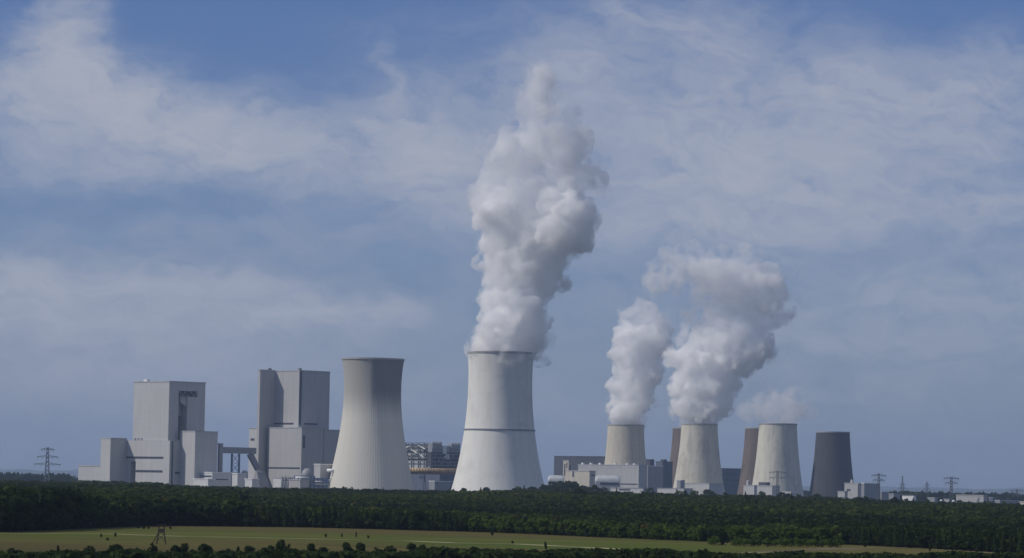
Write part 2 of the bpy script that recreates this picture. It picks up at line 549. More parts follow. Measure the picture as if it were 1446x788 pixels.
def build_ground():
    ys = np.concatenate([np.linspace(-250, 400, 8), np.linspace(450, 1000, 56), np.linspace(1020, 3100, 84), np.linspace(3300, 6000, 14), np.linspace(7000, 31500, 10)])
    k = np.linspace(-1, 1, 121)
    V, Fc = [], []
    for y in ys:
        half = 700 + max(y, 0) * 0.22
        xs = k * half
        zs = ground_z(xs, np.full_like(xs, y))
        V += list(zip(xs, np.full_like(xs, y), zs))
    nk = len(k)
    for j in range(len(ys) - 1):
        for i in range(nk - 1):
            Fc.append((j * nk + i, j * nk + i + 1, (j + 1) * nk + i + 1, (j + 1) * nk + i))
    o = MB().add(V, Fc).build('ground', M['ground'], smooth=True)
    tag(o, kind='structure')
    # the meadow lies on the flat in front of the wood
    V, Fc = [], []
    cols = np.linspace(-420, 1860, 115)
    rows = 26
    for c in cols:
        far = float(lerp_table(FRONT, c)) + 3.0
        near = 12.0 * F / (800 - horizon_y(min(max(c, -50), 1500)))
        near = min(near, far - 60)
        for j in range(rows):
            y = near + (far - near) * j / (rows - 1)
            V.append(((c - 723) / F * y, y, 0.03 + float(ground_z((c - 723) / F * y, y))))
    for i in range(len(cols) - 1):
        for j in range(rows - 1):
            Fc.append((i * rows + j, (i + 1) * rows + j, (i + 1) * rows + j + 1, i * rows + j + 1))
    tag(MB().add(V, Fc).build('meadow', M['field'], smooth=True), kind='structure')


def strip(name, pts, w, m, z=0.06):
    P = [Vector((a, b, 0)) for a, b in pts]
    V, Fc = [], []
    for i, p in enumerate(P):
        d = (P[min(i + 1, len(P) - 1)] - P[max(i - 1, 0)]).normalized()
        nrm = Vector((-d.y, d.x, 0))
        ww = w[i] if isinstance(w, (list, tuple)) else w
        for s in (-1, 1):
            q = p + nrm * (s * ww / 2)
            V.append((q.x, q.y, z))
    for i in range(len(P) - 1):
        Fc.append((2 * i + 1, 2 * i, 2 * i + 2, 2 * i + 3))
    return tag(MB().add(V, Fc).build(name, m), kind='structure')


def flat(px, py):
    """Ground point (on the flat meadow) seen at a photo pixel."""
    d = CAM_M @ Vector(((px - 723) / F, -(py - 394) / F, -1.0))
    t = -CAMZ / d.z
    return (t * d.x, t * d.y)


build_ground()
strip('farm_track', [flat(*p) for p in [(-60, 752), (0, 753), (80, 753.5), (160, 754.5), (210, 756), (260, 758), (330, 759), (430, 761), (500, 762.5), (575, 764), (640, 767), (730, 768.5), (820, 773), (900, 777), (1000, 783)]], 5.0, M['track'])
strip('sandy_path', [flat(*p) for p in [(1040, 784), (1070, 780), (1120, 778), (1200, 774.5), (1280, 774), (1340, 777), (1446, 784), (1520, 788)]], [3, 5, 8, 12, 10, 6, 4, 3], M['sand'])


def build_hills():
    # long low ranges ten to eighteen kilometres off
    for (y0, depth, amp, seed) in ((23000, 1800, 1.3, 2.0), (27000, 3400, 1.9, 5.0)):
        k = np.linspace(-6600, 6600, 300)
        V, Fc = [], []
        rows = 9
        for j in range(rows):
            t = j / (rows - 1)
            prof = math.sin(math.pi * t) ** 0.8
            for x in k:
                p = px_of(x, y0)
                base = 34 + 34 * math.exp(-((p - 130) / 130) ** 2) + 12 * math.exp(-((p - 1330) / 160) ** 2) - 16 * math.exp(-((p - 700) / 400) ** 2) + 22 * math.exp(-((p + 250) / 200) ** 2)
                h = base + 7 * math.sin(x / 310 + seed) + 4 * math.sin(x / 130 + 2 * seed) + 2 * math.sin(x / 47 + seed)
                V.append((x, y0 + depth * t, -0.5 + h * amp * prof))
        nk = len(k)
        for j in range(rows - 1):
            for i in range(nk - 1):
                Fc.append((j * nk + i, j * nk + i + 1, (j + 1) * nk + i + 1, (j + 1) * nk + i))
        tag(MB().add(V, Fc).build('hills', M['hill'], smooth=True), kind='structure')


build_hills()


# ------------------------------------------------------------------ boxes on the works' 45 degree grid
S2 = math.sqrt(0.5)
E1 = Vector((-S2, S2, 0))        # along the sunlit fronts: to the left and back
E2 = Vector((S2, S2, 0))         # along the shaded fronts: to the right and back


class Block:
    """Local frame of a building: C is its corner nearest the camera; a runs along E2, b along E1."""
    def __init__(self, px, py, Y):
        self.C = at(px, py, Y); self.C.z = 0
        self.px, self.Y = px, Y
        t = self.C.x / Y
        self.k = F / Y * S2
        self.kb = self.k * (1 + t)
        self.ka = self.k * (1 - t)
        self.ztop = at(px, py, Y).z

    def z(self, px, py, Y=None):
        return at(px, py, Y or self.Y).z

    def b(self, px):
        return (self.px - px) / self.kb

    def a(self, px):
        return (px - self.px) / self.ka

    def pt(self, a, b, z):
        p = self.C + E2 * a + E1 * b
        return (p.x, p.y, z)

    def box(self, mb, a0, a1, b0, b1, z0, z1):
        q = [(a0, b0), (a1, b0), (a1, b1), (a0, b1)]
        return mb.hexa([self.pt(a, b, z0) for a, b in q], [self.pt(a, b, z1) for a, b in q])

    def left_strip(self, mb, b0, b1, z0, z1, a=0.0, proud=0.35):
        return self.box(mb, a - proud, a + 0.1, b0, b1, z0, z1)

    def right_strip(self, mb, a0, a1, z0, z1, b=0.0, proud=0.35):
        return self.box(mb, a0, a1, b - proud, b + 0.1, z0, z1)


def simple_building(name, label, cat, corner, left, right, top, Y, m, z0=-1.0, roof=True, windows=(), group=None, trim='trim', roofbox=None):
    """Rectangular building: corner/left/right = photo columns of its three visible upright edges."""
    B = Block(corner, top, Y)
    root = thing(name, label, cat, (B.C.x, B.C.y, 0), group)
    L = root.location
    la, lb = max(B.a(right), 3.0), max(B.b(left), 3.0)
    zt = B.ztop
    w = MB(); B.box(w, 0, la, 0, lb, z0, zt - (0.9 if roof else 0)); w.build('wall', m, root, L)
    if roof:
        r = MB(); B.box(r, -0.5, la + 0.5, -0.5, lb + 0.5, zt - 0.9, zt); r.build('roof', M[trim], root, L)
    for side, u0, u1, y0, y1 in windows:
        s = MB()
        if side == 'l':
            B.left_strip(s, B.b(u1), B.b(u0), B.z(corner, y1), B.z(corner, y0))
        else:
            B.right_strip(s, B.a(u0), B.a(u1), B.z(corner, y1), B.z(corner, y0))
        s.build('window', M['window'], root, L)
    if roofbox:
        a0, a1, b0, b1, h, mm = roofbox
        s = MB(); B.box(s, a0 * la, a1 * la, b0 * lb, b1 * lb, zt, zt + h); s.build('roof_box', M[mm], root, L)
    return root, B


def cut_boxes(o, cutters):
    """Cut openings out of a mesh object (boolean), keeping one mesh."""
    cm = MB()
    for c in cutters:
        cm.hexa(*c)
    co = cm.build('cutter', None, None)
    co.location = o.matrix_world.translation if o.parent is None else o.parent.location
    for v in co.data.vertices:
        v.co -= co.location
    md = o.modifiers.new('openings', 'BOOLEAN')
    md.operation = 'DIFFERENCE'; md.solver = 'EXACT'; md.object = co
    bpy.context.view_layer.update()
    dg = bpy.context.evaluated_depsgraph_get()
    me = bpy.data.meshes.new_from_object(o.evaluated_get(dg))
    o.modifiers.clear()
    o.data = me
    bpy.data.objects.remove(co)


def boiler_house_one():
    B = Block(240, 622, 3400)
    root = thing('boiler_house', 'big pale boiler house with an open niche high in its shaded side, leftmost of all', 'power station', (B.C.x, B.C.y, 0))
    L = root.location
    z = lambda py, px=240: B.z(px, py)
    W = M['white_clad']
    zm = B.ztop
    mb = MB(); B.box(mb, 0, 62, 0, 92, -1, zm - 1); main = mb.build('lower_block', W, root, L)
    # dark loading bay where the wing meets the front
    bm_ = B.b(192)
    bay = [[B.pt(a, b, zz) for a, b in ((-2, bm_), (14, bm_), (14, 65.2), (-2, 65.2))] for zz in (-3, z(652))]
    cut_boxes(main, [bay])
    mb = MB(); B.box(mb, 0, 62.4, -0.4, 92, zm - 1, zm); mb.build('parapet', M['trim'], root, L)
    # upper tower
    zt = z(537.5, 238)
    ta, tb = 1.5, 5.0
    mb = MB(); B.box(mb, ta, ta + 49, tb, tb + 59.5, zm - 2, zt - 1.2); tower = mb.build('boiler_tower', W, root, L)
    c1 = [[B.pt(a, b, zz) for a, b in ((ta + 13, tb - 3), (ta + 25, tb - 3), (ta + 25, tb + 22), (ta + 13, tb + 22))] for zz in (zm + 1, z(551))]
    c2 = [[B.pt(a, b, zz) for a, b in ((ta + 24.9, tb - 3), (ta + 38, tb - 3), (ta + 38, tb + 18), (ta + 24.9, tb + 18))] for zz in (z(559.5), z(551))]
    cut_boxes(tower, [c1])
    cut_boxes(tower, [c2])
    mb = MB(); B.box(mb, ta - 0.4, ta + 49.4, tb - 0.4, tb + 59.9, zt - 1.2, zt); mb.build('parapet', M['trim'], root, L)
    # sloping chute and lattice seen inside the niche
    mb = MB(); B.box(mb, ta + 14.5, ta + 24.5, tb + 9, tb + 21.9, z(586), z(561)); 
    mb.hexa([B.pt(ta + 16, tb + 1, z(567)), B.pt(ta + 24.8, tb + 1, z(573)), B.pt(ta + 24.8, tb + 9, z(573)), B.pt(ta + 16, tb + 9, z(567))],
            [B.pt(ta + 16, tb + 1, z(556)), B.pt(ta + 24.8, tb + 1, z(560)), B.pt(ta + 24.8, tb + 9, z(560)), B.pt(ta + 16, tb + 9, z(556))])
    mb.build('duct', M['pale_clad'], root, L)
    mb = MB()
    zA, zB = z(559), z(551.5)
    xs = np.linspace(ta + 14, ta + 37.5, 7)
    for i in range(6):
        mb.bar(B.pt(xs[i], tb + 0.5, zA if i % 2 else zB), B.pt(xs[i + 1], tb + 0.5, zB if i % 2 else zA), 0.9)
    mb.bar(B.pt(xs[0], tb + 0.5, zA), B.pt(xs[-1], tb + 0.5, zA), 0.9)
    mb.build('truss', M['steel'], root, L)
    # right-hand block in front of the shaded side
    zr = z(608.5, 275)
    mb = MB(); B.box(mb, 13.8, 13.8 + 30.5, -24.6, -0.02, -1, zr - 1); mb.build('side_block', W, root, L)
    mb = MB(); B.box(mb, 13.4, 44.7, -25.0, 0.3, zr - 1, zr); mb.build('parapet', M['trim'], root, L)
    # left wing and low annex
    wb = B.b(178)
    zw = z(617.5, 155) 
    mb = MB(); B.box(mb, -21.5, -0.02, wb, wb + 16.6, -1, zw - 1); mb.build('wing', W, root, L)
    mb = MB(); B.box(mb, -21.9, 0.3, wb - 0.4, wb + 17.0, zw - 1, zw); mb.build('parapet', M['trim'], root, L)
    za = z(657, 140)
    mb = MB(); B.box(mb, -21.3, 6, wb + 16.62, wb + 54.5, -1, za - 1); mb.build('annex', W, root, L)
    mb = MB(); B.box(mb, -21.7, 6.4, wb + 17.1, wb + 54.9, za - 1, za); mb.build('parapet', M['trim'], root, L)
    # window bands
    for (u0, u1, y0, y1) in ((177, 231, 645, 647.8), (188, 230.5, 664.3, 667.2)):
        s = MB(); B.left_strip(s, B.b(u1), min(B.b(u0), wb - 0.2), z(y1), z(y0)); s.build('window_band', M['window'], root, L)
    s = MB(); B.right_strip(s, B.a(248), B.a(255.0), z(669), z(666)); s.build('window_band', M['window'], root, L)
    s = MB(); B.right_strip(s, 2.6, 4.6, 0, zm - 1.2); s.build('stair_glazing', M['window'], root, L)
    # roof plant
    for u in (189, 193.5, 198):
        s = MB(); b0 = B.b(u); B.box(s, 1.0, 4.0, b0 - 1.2, b0 + 1.2, zm, zm + 2.6); s.build('roof_vent', M['steel'], root, L)
    s = MB(); B.box(s, ta + 2, ta + 6, tb + 40, tb + 46, zt, zt + 2.0); s.build('roof_vent', M['white'], root, L)
    return root


def boiler_house_two():
    B = Block(423, 522.5, 3520)        # corner of the tall body
    root = thing('boiler_house', 'tall grey boiler house with a thin fin tower, just left of the ribbed cooling tower', 'power station', (B.C.x, B.C.y, 0))
    L = root.location
    z = lambda py, px=423: B.z(px, py)
    W = M['pale_clad']
    zt = B.ztop
    wl = B.b(388.5)
    mb = MB(); B.box(mb, 0, B.a(466.5), 0, wl + 3.2, -1, zt - 1.0); mb.build('boiler_tower', W, root, L)
    mb = MB(); B.box(mb, -0.4, B.a(466.5) + 0.4, -0.4, wl + 3.6, zt - 1.0, zt); mb.build('parapet', M['trim'], root, L)
    # dark recessed strip at the corner
    s = MB(); B.right_strip(s, 0.6, 3.6, z(600), zt - 1.2, 0, 0.4); s.build('stair_glazing', M['window'], root, L)
    s = MB(); B.box(s, 0.4, 3.4, 0.4, 3.6, zt, zt + 2.2); s.build('roof_vent', M['steel'], root, L)
    # fin
    mb = MB(); B.box(mb, -21.5, -0.02, wl, wl + 3.6, -1, zt - 0.6); fin = mb.build('fin_tower', W, root, L)
    mb = MB(); B.box(mb, -21.9, 0.3, wl - 0.4, wl + 4.0, zt - 0.6, zt + 0.3); mb.build('parapet', M['trim'], root, L)
    s = MB(); B.box(s, -9, -5, wl + 0.6, wl + 2.6, zt + 0.3, zt + 2.3); s.build('roof_vent', M['steel'], root, L)
    # lower block in front
    p, q = 12.0, 19.5
    zb = z(604, 430)
    b1 = -q + (430 - 382) / B.kb
    mb = MB(); B.box(mb, -p, -p + 31, -q, -0.03, -1, zb - 0.8); B.box(mb, -p, -0.03, 0, b1, -1, zb - 0.8); mb.build('lower_block', W, root, L)
    mb = MB(); B.box(mb, -p - 0.4, -p + 31.4, -q - 0.4, -0.5, zb - 0.8, zb); B.box(mb, -p - 0.4, -0.5, -0.48, b1 + 0.4, zb - 0.8, zb); mb.build('parapet', M['trim'], root, L)
    s = MB(); B.left_strip(s, -q + 2, b1 - 0.5, z(662.2), z(660.2), -p); s.build('window_band', M['window'], root, L)
    s = MB(); B.right_strip(s, -p + 2.0, -p + 4.8, z(633), z(615), -q); s.build('window', M['window'], root, L)
    s = MB(); B.left_strip(s, B.b(416), wl - 0.3, z(599.3), z(597)); s.build('window_band', M['window'], root, L)
    s = MB(); B.right_strip(s, B.a(431), B.a(450), z(599.3), z(597)); s.build('window_band', M['window'], root, L)
    # right-hand block
    zc = z(606.5, 470)
    mb = MB(); B.box(mb, -p + 31.03, 45, -q + 2, 0.0 - 0.03, -1, zc - 0.8); mb.build('side_block', W, root, L)
    mb = MB(); B.box(mb, -p + 31.5, 45.4, -q + 1.6, -0.5, zc - 0.8, zc); mb.build('parapet', M['trim'], root, L)
    s = MB(); 
    for pz in (0,): B.box(s, -p + 31.1, -p + 32.0, -q - 0.1, -q + 1.9, 0, zc + 1.5)
    s.build('downpipe', M['steel'], root, L)
    # sloping plinth at the foot of the fin
    s = MB()
    s.hexa([B.pt(-30, wl - 16, -1), B.pt(-14, wl - 16, -1), B.pt(-14, wl - 0.1, -1), B.pt(-30, wl - 0.1, -1)],
           [B.pt(-26, wl - 3.5, z(668)), B.pt(-14, wl - 3.5, z(668)), B.pt(-14, wl - 0.1, z(664)), B.pt(-26, wl - 0.1, z(664))])
    s.build('plinth', M['grey_clad'], root, L)
    return root


boiler_house_one()
boiler_house_two()


# narrow pale tower behind the fin, coal gallery and its trestle
simple_building('transfer_tower', 'narrow pale tower with a small dark window just left of the fin tower', 'tower', 366, 352, 372, 604, 3620, M['white_clad'], windows=(('l', 354.5, 359.5, 619, 622),))
simple_building('lift_shaft', 'slim grey shaft against the right end of the leftmost boiler house', 'shaft', 310.5, 309, 315, 626, 3440, M['grey_clad'])


def coal_gallery():
    p, q = at(314, 632, 3450), at(361.5, 634, 3490)
    root = thing('conveyor_gallery', 'long grey enclosed coal gallery bridging the two boiler houses on a blue trestle', 'conveyor', (p.x, p.y, 0))
    L = root.location
    zb, zt = at(338, 640.5, 3470).z, at(338, 632.5, 3470).z
    mb = MB(); mb.hexa([(p.x, p.y, zb), (q.x, q.y, zb), (q.x, q.y + 6, zb), (p.x, p.y + 6, zb)], [(p.x, p.y, zt), (q.x, q.y, zt), (q.x, q.y + 6, zt), (p.x, p.y + 6, zt)])
    mb.build('gallery', M['grey_clad'], root, L)
    mb = MB(); mb.hexa([(p.x, p.y - 0.4, zt + 0.02), (q.x, q.y - 0.4, zt + 0.02), (q.x, q.y + 6.4, zt + 0.02), (p.x, p.y + 6.4, zt + 0.02)], [(p.x, p.y - 0.4, zt + 0.6), (q.x, q.y - 0.4, zt + 0.6), (q.x, q.y + 6.4, zt + 0.6), (p.x, p.y + 6.4, zt + 0.6)])
    mb.build('roof', M['trim'], root, L)
    # sloping chute at the right end
    a, b = at(353, 641, 3488), at(364, 663, 3492)
    mb = MB(); mb.bar(a, b, 6.0, 5.0); mb.build('chute', M['grey_clad'], root, L)
    # trestle
    for px in (327.2, 337.5):
        t = at(px, 640.6, 3468)
        mb = MB()
        for dy in (1.0, 6.0):
            mb.bar((t.x, t.y + dy, 0), (t.x, t.y + dy, t.z), 1.7)
        mb.build('trestle_leg', M['blue_steel'], root, L)
    mb = MB()
    a, b = at(327.2, 640.6, 3468), at(337.5, 640.6, 3468)
    zz = [a.z, a.z - 10, a.z - 20, a.z - 32, 2.0]
    for i in range(4):
        mb.bar((a.x, a.y + 1, zz[i]), (b.x, b.y + 1, zz[i + 1]), 0.6)
        mb.bar((b.x, b.y + 1, zz[i]), (a.x, a.y + 1, zz[i + 1]), 0.6)
        mb.bar((a.x, a.y + 1, zz[i + 1]), (b.x, b.y + 1, zz[i + 1]), 0.6)
    mb.build('bracing', M['blue_steel'], root, L)


coal_gallery()

# low buildings along the foot of the boiler houses
LOW = 'low service buildings at the foot of the boiler houses'
simple_building('service_building', 'white flat-roofed hall at the foot of the leftmost boiler house', 'building', 300, 279, 327, 666.5, 3385, M['white_low'], group=LOW, windows=(('l', 280, 299, 671.5, 673.5), ('r', 304, 322, 676, 677.5)), trim='white')
simple_building('service_building', 'small low white block in front of the white flat-roofed hall', 'building', 294, 273, 304, 676, 3350, M['white_low'], group=LOW, trim='white')
simple_building('service_building', 'white gabled-end block with a wide shaded side below the coal gallery', 'building', 335.5, 328, 348, 668, 3370, M['white_low'], group=LOW, trim='white')
simple_building('service_building', 'low white block between the coal gallery and the fin tower', 'building', 356, 346, 366, 676, 3345, M['white_low'], group=LOW, trim='white')
simple_building('service_building', 'pale block with a lean-to at the foot of the tall grey boiler house', 'building', 397, 386, 414, 674, 3380, M['white_low'], group=LOW, windows=(('r', 400, 410, 677, 679),))
simple_building('service_building', 'low pale shed beside the standpipes left of the first cooling tower', 'building', 424, 408, 436, 677, 3360, M['pale_clad'], group=LOW)


def dome_shape(name, label, cat, px, py_top, half, Y, m, zb=None, sx=1.0):
    c = at(px, py_top, Y)
    r = half / F * Y
    root = thing(name, label, cat, (c.x, c.y, 0))
    zb = c.z - r if zb is None else zb
    prof = [(r, -1.0), (r, zb)] + [(r * math.cos(t), zb + (c.z - zb) * math.sin(t)) for t in np.linspace(0.15, 1.5, 8)] + [(0.05, c.z)]
    MB().lathe(prof, 28).build('shell', m, root, (0, 0, 0), True)
    mb = MB(); mb.lathe([(r + 0.15, zb - 0.6), (r + 0.3, zb - 0.6), (r + 0.3, zb + 0.3), (r + 0.15, zb + 0.3)], 28); mb.build('rim', M['steel'], root, (0, 0, 0))
    return root


dome_shape('ash_silo', 'dark domed heap cover on the roof line below the coal gallery', 'silo', 345.5, 664, 4.6, 3410, M['grey_clad'], zb=at(345, 668.5, 3410).z)
dome_shape('storage_dome', 'grey domed store behind the pipe racks left of the first cooling tower', 'silo', 434, 661, 8.5, 3470, M['grey_clad'], zb=at(434, 672, 3470).z)


def pipe_rack(name, label, px0, px1, py0, py1, Y, nleg, m_leg, pipes):
    """Steel rack of legs and beams carrying pipes."""
    p, q = at(px0, py0, Y), at(px1, py0, Y)
    root = thing(name, label, 'pipe rack', (p.x, p.y, 0))
    L = root.location
    zt = p.z
    for i in range(nleg):
        x = p.x + (q.x - p.x) * i / (nleg - 1)
        mb = MB(); mb.bar((x, Y, -0.5), (x, Y, zt), 0.9); mb.bar((x, Y + 5, -0.5), (x, Y + 5, zt), 0.9); mb.bar((x, Y, zt - 1), (x, Y + 5, zt - 1), 0.8)
        mb.build('leg', m_leg, root, L)
    mb = MB()
    for k in range(3):
        zz = zt - k * (zt - at(px0, py1, Y).z) / 2.2
        mb.bar((p.x - 1, Y - 0.7, zz), (q.x + 1, Y - 0.7, zz), 0.7)
    for i in range(nleg - 1):
        x0 = p.x + (q.x - p.x) * i / (nleg - 1); x1 = p.x + (q.x - p.x) * (i + 1) / (nleg - 1)
        mb.bar((x0, Y - 0.1, zt * 0.35), (x1, Y - 0.1, zt), 0.45)
    mb.build('beam', m_leg, root, L)
    for k, (py, r, mm, u0, u1) in enumerate(pipes):
        zz = at(px0, py, Y).z
        mb = MB(); mb.tube((at(u0, py, Y).x, Y - 2 - k * 0.1, zz), (at(u1, py, Y).x, Y - 2 - k * 0.1, zz), r, None, 12); mb.build('pipe', M[mm], root, L, True)
    return root


pipe_rack('pipe_rack', 'tangled blue pipe rack between the pale shed and the first cooling tower', 416, 444, 672, 686, 3375, 6, M['blue_steel'],
          [(674, 0.8, 'white', 417, 437), (678, 0.6, 'steel', 418, 444), (682, 0.7, 'white', 422, 434)])
pipe_rack('pipe_rack', 'dark blue legged rack under the white box left of the first cooling tower', 443, 474, 675.5, 688, 3385, 6, M['blue_steel'],
          [(680, 0.6, 'white', 445, 455), (684, 0.7, 'steel', 444, 474)])
# white box standing on the rack, with the end of the orange belt gallery and a white pipe beside it
simple_building('switch_house', 'white box room standing on blue legs beside the first cooling tower', 'building', 452.5, 443.5, 472, 655, 3390, M['white_clad'], z0=at(452, 675, 3390).z, trim='white')
c = at(463, 664.5, 3384)
o = MB().tube((c.x - 1, c.y, c.z), (c.x + 10, c.y, c.z), 1.9, None, 16).build('duct', M['white'], None, (c.x, c.y, c.z), True)
tag(o, 'short white pipe stub sticking out right of the white box room', 'pipe')
for px, h in ((398.5, 672), (402.5, 671.5), (407.0, 673)):
    c = at(px, h, 3352)
    tag(MB().tube((c.x, c.y, -0.5), (c.x, c.y, c.z), 0.75, 0.65, 10).build('standpipe', M['steel'], None, (c.x, c.y, 0), True),
        {398.5: 'thin upright standpipe against the pale block, left of three', 402.5: 'thin upright standpipe, the middle one of three', 407.0: 'thin upright standpipe nearest the low pale shed'}[px], 'pipe', 'standpipes')


# ------------------------------------------------------------------ works between the two big towers
def middle_house():
    B = Block(609.5, 638, 3900)
    root = thing('boiler_house', 'older dark boiler house with ribbed grey roof boxes seen between the two big cooling towers', 'power station', (B.C.x, B.C.y, 0))
    L = root.location
    z = lambda py: B.z(609, py)
    # dark body on the right, white steel frame with beams on the left
    mb = MB(); B.box(mb, 0, 75, 0.5, 8, -1, z(638)); mb.build('dark_hall', M['dark_clad'], root, L)
    for (u0, u1, yt) in ((610, 624, 623.5), (637, 650, 624.5)):
        mb = MB(); B.box(mb, B.a(u0), B.a(u1), 0.2, 7, z(638.4), z(yt + 2)); mb.build('roof_box', M['grey_clad'], root, L)
        mb = MB()
        for i in range(7):
            a = B.a(u0) + (B.a(u1) - B.a(u0)) * (i + 0.2) / 7
            B.box(mb, a, a + 1.4, -0.6, 0.1, z(634), z(yt))
        mb.build('exhaust_rib', M['trim'], root, L)
    mb = MB(); B.box(mb, B.a(624.3), B.a(636.8), 1.5, 7, z(638.4), z(629)); mb.build('roof_link', M['pale_clad'], root, L)
    mb = MB()
    for (a0, a1, y0, y1) in ((625, 630, 629, 640), (629, 634, 640, 648), (627, 631, 644, 646)):
        B.box(mb, B.a(a0), B.a(a1), -0.8, 0.4, z(y1), z(y0))
    mb.build('duct', M['white'], root, L)
    # white left wing
    mb = MB(); B.box(mb, 4, 22, 8.3, 62, -1, z(628)); mb.build('white_wing', M['white_clad'], root, L)
    for yy in (627.5, 632, 637.5, 643.5, 648):
        mb = MB(); B.box(mb, 2.6, 3.9, 9, 60, z(yy + 1.4), z(yy - 0.2)); mb.build('gallery', M['dark_clad'], root, L)
    for bb in (14, 24, 36, 47, 58):
        mb = MB(); B.box(mb, 1.4, 2.5, bb, bb + 1.4, 0, z(626)); mb.build('column', M['blue_dark'], root, L)
    mb = MB()
    for (b0, y0, b1, y1) in ((12, 634, 24, 629), (26, 640, 38, 634), (13, 647, 22, 641), (40, 630, 52, 635), (42, 646, 55, 641)):
        mb.bar(B.pt(0.6, b0, z(y0)), B.pt(0.6, b1, z(y1)), 1.2)
    mb.build('duct', M['white'], root, L)
    rng = random.Random(14)
    mb = MB()
    for yy in (630, 634.5, 640.5, 646, 651):
        mb.bar(B.pt(0.3, 9, z(yy)), B.pt(0.3, 60, z(yy - 0.4)), 0.8)
    for k in range(34):
        bb = rng.uniform(9.5, 59); y0 = rng.choice((629.5, 634, 640, 645.5)); 
        mb.bar(B.pt(0.3, bb, z(y0)), B.pt(0.3, bb + rng.uniform(-1.5, 1.5), z(y0 + rng.uniform(4.6, 6))), rng.uniform(0.5, 1.1))
    mb.build('pipework', M['steel'], root, L)
    mb = MB()
    for yy in (641, 646, 652, 657):
        mb.bar(B.pt(1, -0.9, z(yy)), B.pt(66, -0.9, z(yy)), 0.6)
    for k in range(24):
        aa = rng.uniform(2, 64); yy = rng.choice((640.8, 645.8, 651.8))
        mb.bar(B.pt(aa, -0.9, z(yy)), B.pt(aa + rng.uniform(-2, 2), -0.9, z(yy + 5.4)), rng.uniform(0.4, 0.8))
    mb.build('pipework', M['trim'], root, L)
    mb = MB()
    for k in range(12):
        bb = 9 + k * 4.6
        mb.bar(B.pt(5, bb, z(628)), B.pt(5, bb, z(625)), 0.6)
    mb.bar(B.pt(5, 9, z(625.4)), B.pt(5, 60, z(625.4)), 0.6)
    mb.build('railing', M['dark_clad'], root, L)


middle_house()
simple_building('pump_house', 'blue grey hall under the orange belt gallery between the big cooling towers', 'building', 622, 572, 655, 668.5, 3760, M['blue_dark'], trim='blue_dark', windows=(('l', 592, 600, 672, 676), ('r', 626, 634, 673, 676)))
simple_building('service_building', 'grey shed with a white roof edge low between the big cooling towers', 'building', 614, 606, 638, 679, 3640, M['grey_clad'], trim='white')


def belt_gallery():
    Y = 3680
    p, q = at(560, 663.6, Y), at(662, 665.4, Y)
    root = thing('belt_gallery', 'rusty orange tubular belt gallery running between the two big cooling towers', 'conveyor', (p.x, p.y, 0))
    L = root.location
    zc = (p.z + q.z) / 2
    MB().tube((p.x, Y, zc), (q.x, Y, zc), 2.7, None, 20).build('tube', M['orange'], root, L, True)
    mb = MB(); mb.box(p.x, q.x, Y - 2.0, Y + 2.0, zc - 4.4, zc - 2.4); mb.build('walkway', M['brown'], root, L)
    mb = MB()
    for i in range(26):
        x = p.x + (q.x - p.x) * i / 25
        mb.tube((x - 0.25, Y, zc), (x + 0.25, Y, zc), 2.95, None, 20)
    mb.build('hoop', M['brown'], root, L)
    mb = MB(); mb.box(at(604, 660, Y).x, at(607, 660, Y).x, Y - 1.5, Y + 1.5, zc + 2.5, zc + 4.4); mb.build('vent', M['white'], root, L)
    for px in (568, 580, 600, 622, 643, 655):
        x = at(px, 665, Y).x
        mb = MB(); mb.bar((x - 2, Y, -0.5), (x, Y, zc - 4.3), 0.9); mb.bar((x + 2, Y, -0.5), (x, Y, zc - 4.3), 0.9); mb.build('leg', M['blue_dark'], root, L)


belt_gallery()


# ------------------------------------------------------------------ cooling towers
def cooling_tower(label, prof_px, Y, m, ribs=0, rib_depth=0.35, ring_py=None, ring_top=True, stairs_px=None):
    """prof_px: (photo row, left column, right column) from rim to foot; the widths give the true radii at distance Y."""
    py0, l0, r0 = prof_px[0]
    c = at((l0 + r0) / 2, py0, Y)
    pyb, lb_, rb_ = prof_px[-1]
    cb = at((lb_ + rb_) / 2, pyb, Y)
    cx = (c.x + cb.x) / 2
    root = thing('cooling_tower', label, 'cooling tower', (cx, Y, 0), 'cooling towers of the power station')
    pr = []
    for (py, l, r) in prof_px:
        z = at((l + r) / 2, py, Y).z
        pr.append((z, (r - l) / 2 / F * Y))
    zs = np.array([p[0] for p in pr][::-1]); rs = np.array([p[1] for p in pr][::-1])
    # smooth quadratic through the measured points, continued to the ground
    deg = 3 if len(zs) > 4 else 2
    co = np.polyfit(zs, rs, deg)
    ztop = zs.max()
    zz = np.linspace(-1.0, ztop, 46)
    rr = np.polyval(co, zz)
    n = ribs * 6 if ribs else 160
    rib = [rib_depth, rib_depth, 0, 0, 0, 0] if ribs else None
    mb = MB()
    mb.lathe([(r, z) for r, z in zip(rr, zz)], n, 0, 0, rib)
    inner = [(r - 0.9, z) for r, z in zip(rr[::-1][:24], zz[::-1][:24])]
    mb.lathe([(rr[-1] + 0.2, ztop), (rr[-1] - 0.9, ztop + 0.004)] + inner[1:], n)
    mb.build('shell', m, root, (0, 0, 0), True)
    if ring_top:
        k = MB(); r = rr[-1]
        k.lathe([(r + 0.30, ztop - 1.5), (r + 0.62, ztop - 1.4), (r + 0.62, ztop + 0.35), (r - 1.1, ztop + 0.35), (r - 1.1, ztop - 0.6), (r - 0.6, ztop - 0.9)], 120)
        k.build('rim', M['rim'], root, (0, 0, 0), False)
    if ring_py:
        zr = at((l0 + r0) / 2, ring_py, Y).z
        r = float(np.polyval(co, zr))
        k = MB(); k.lathe([(r + 0.25, zr - 0.7), (r + 1.0, zr - 0.7), (r + 1.0, zr + 0.5), (r + 0.25, zr + 0.5)], 120)
        k.build('gallery', M['grey_clad'], root, (0, 0, 0), False)
    return root, rr[-1], ztop


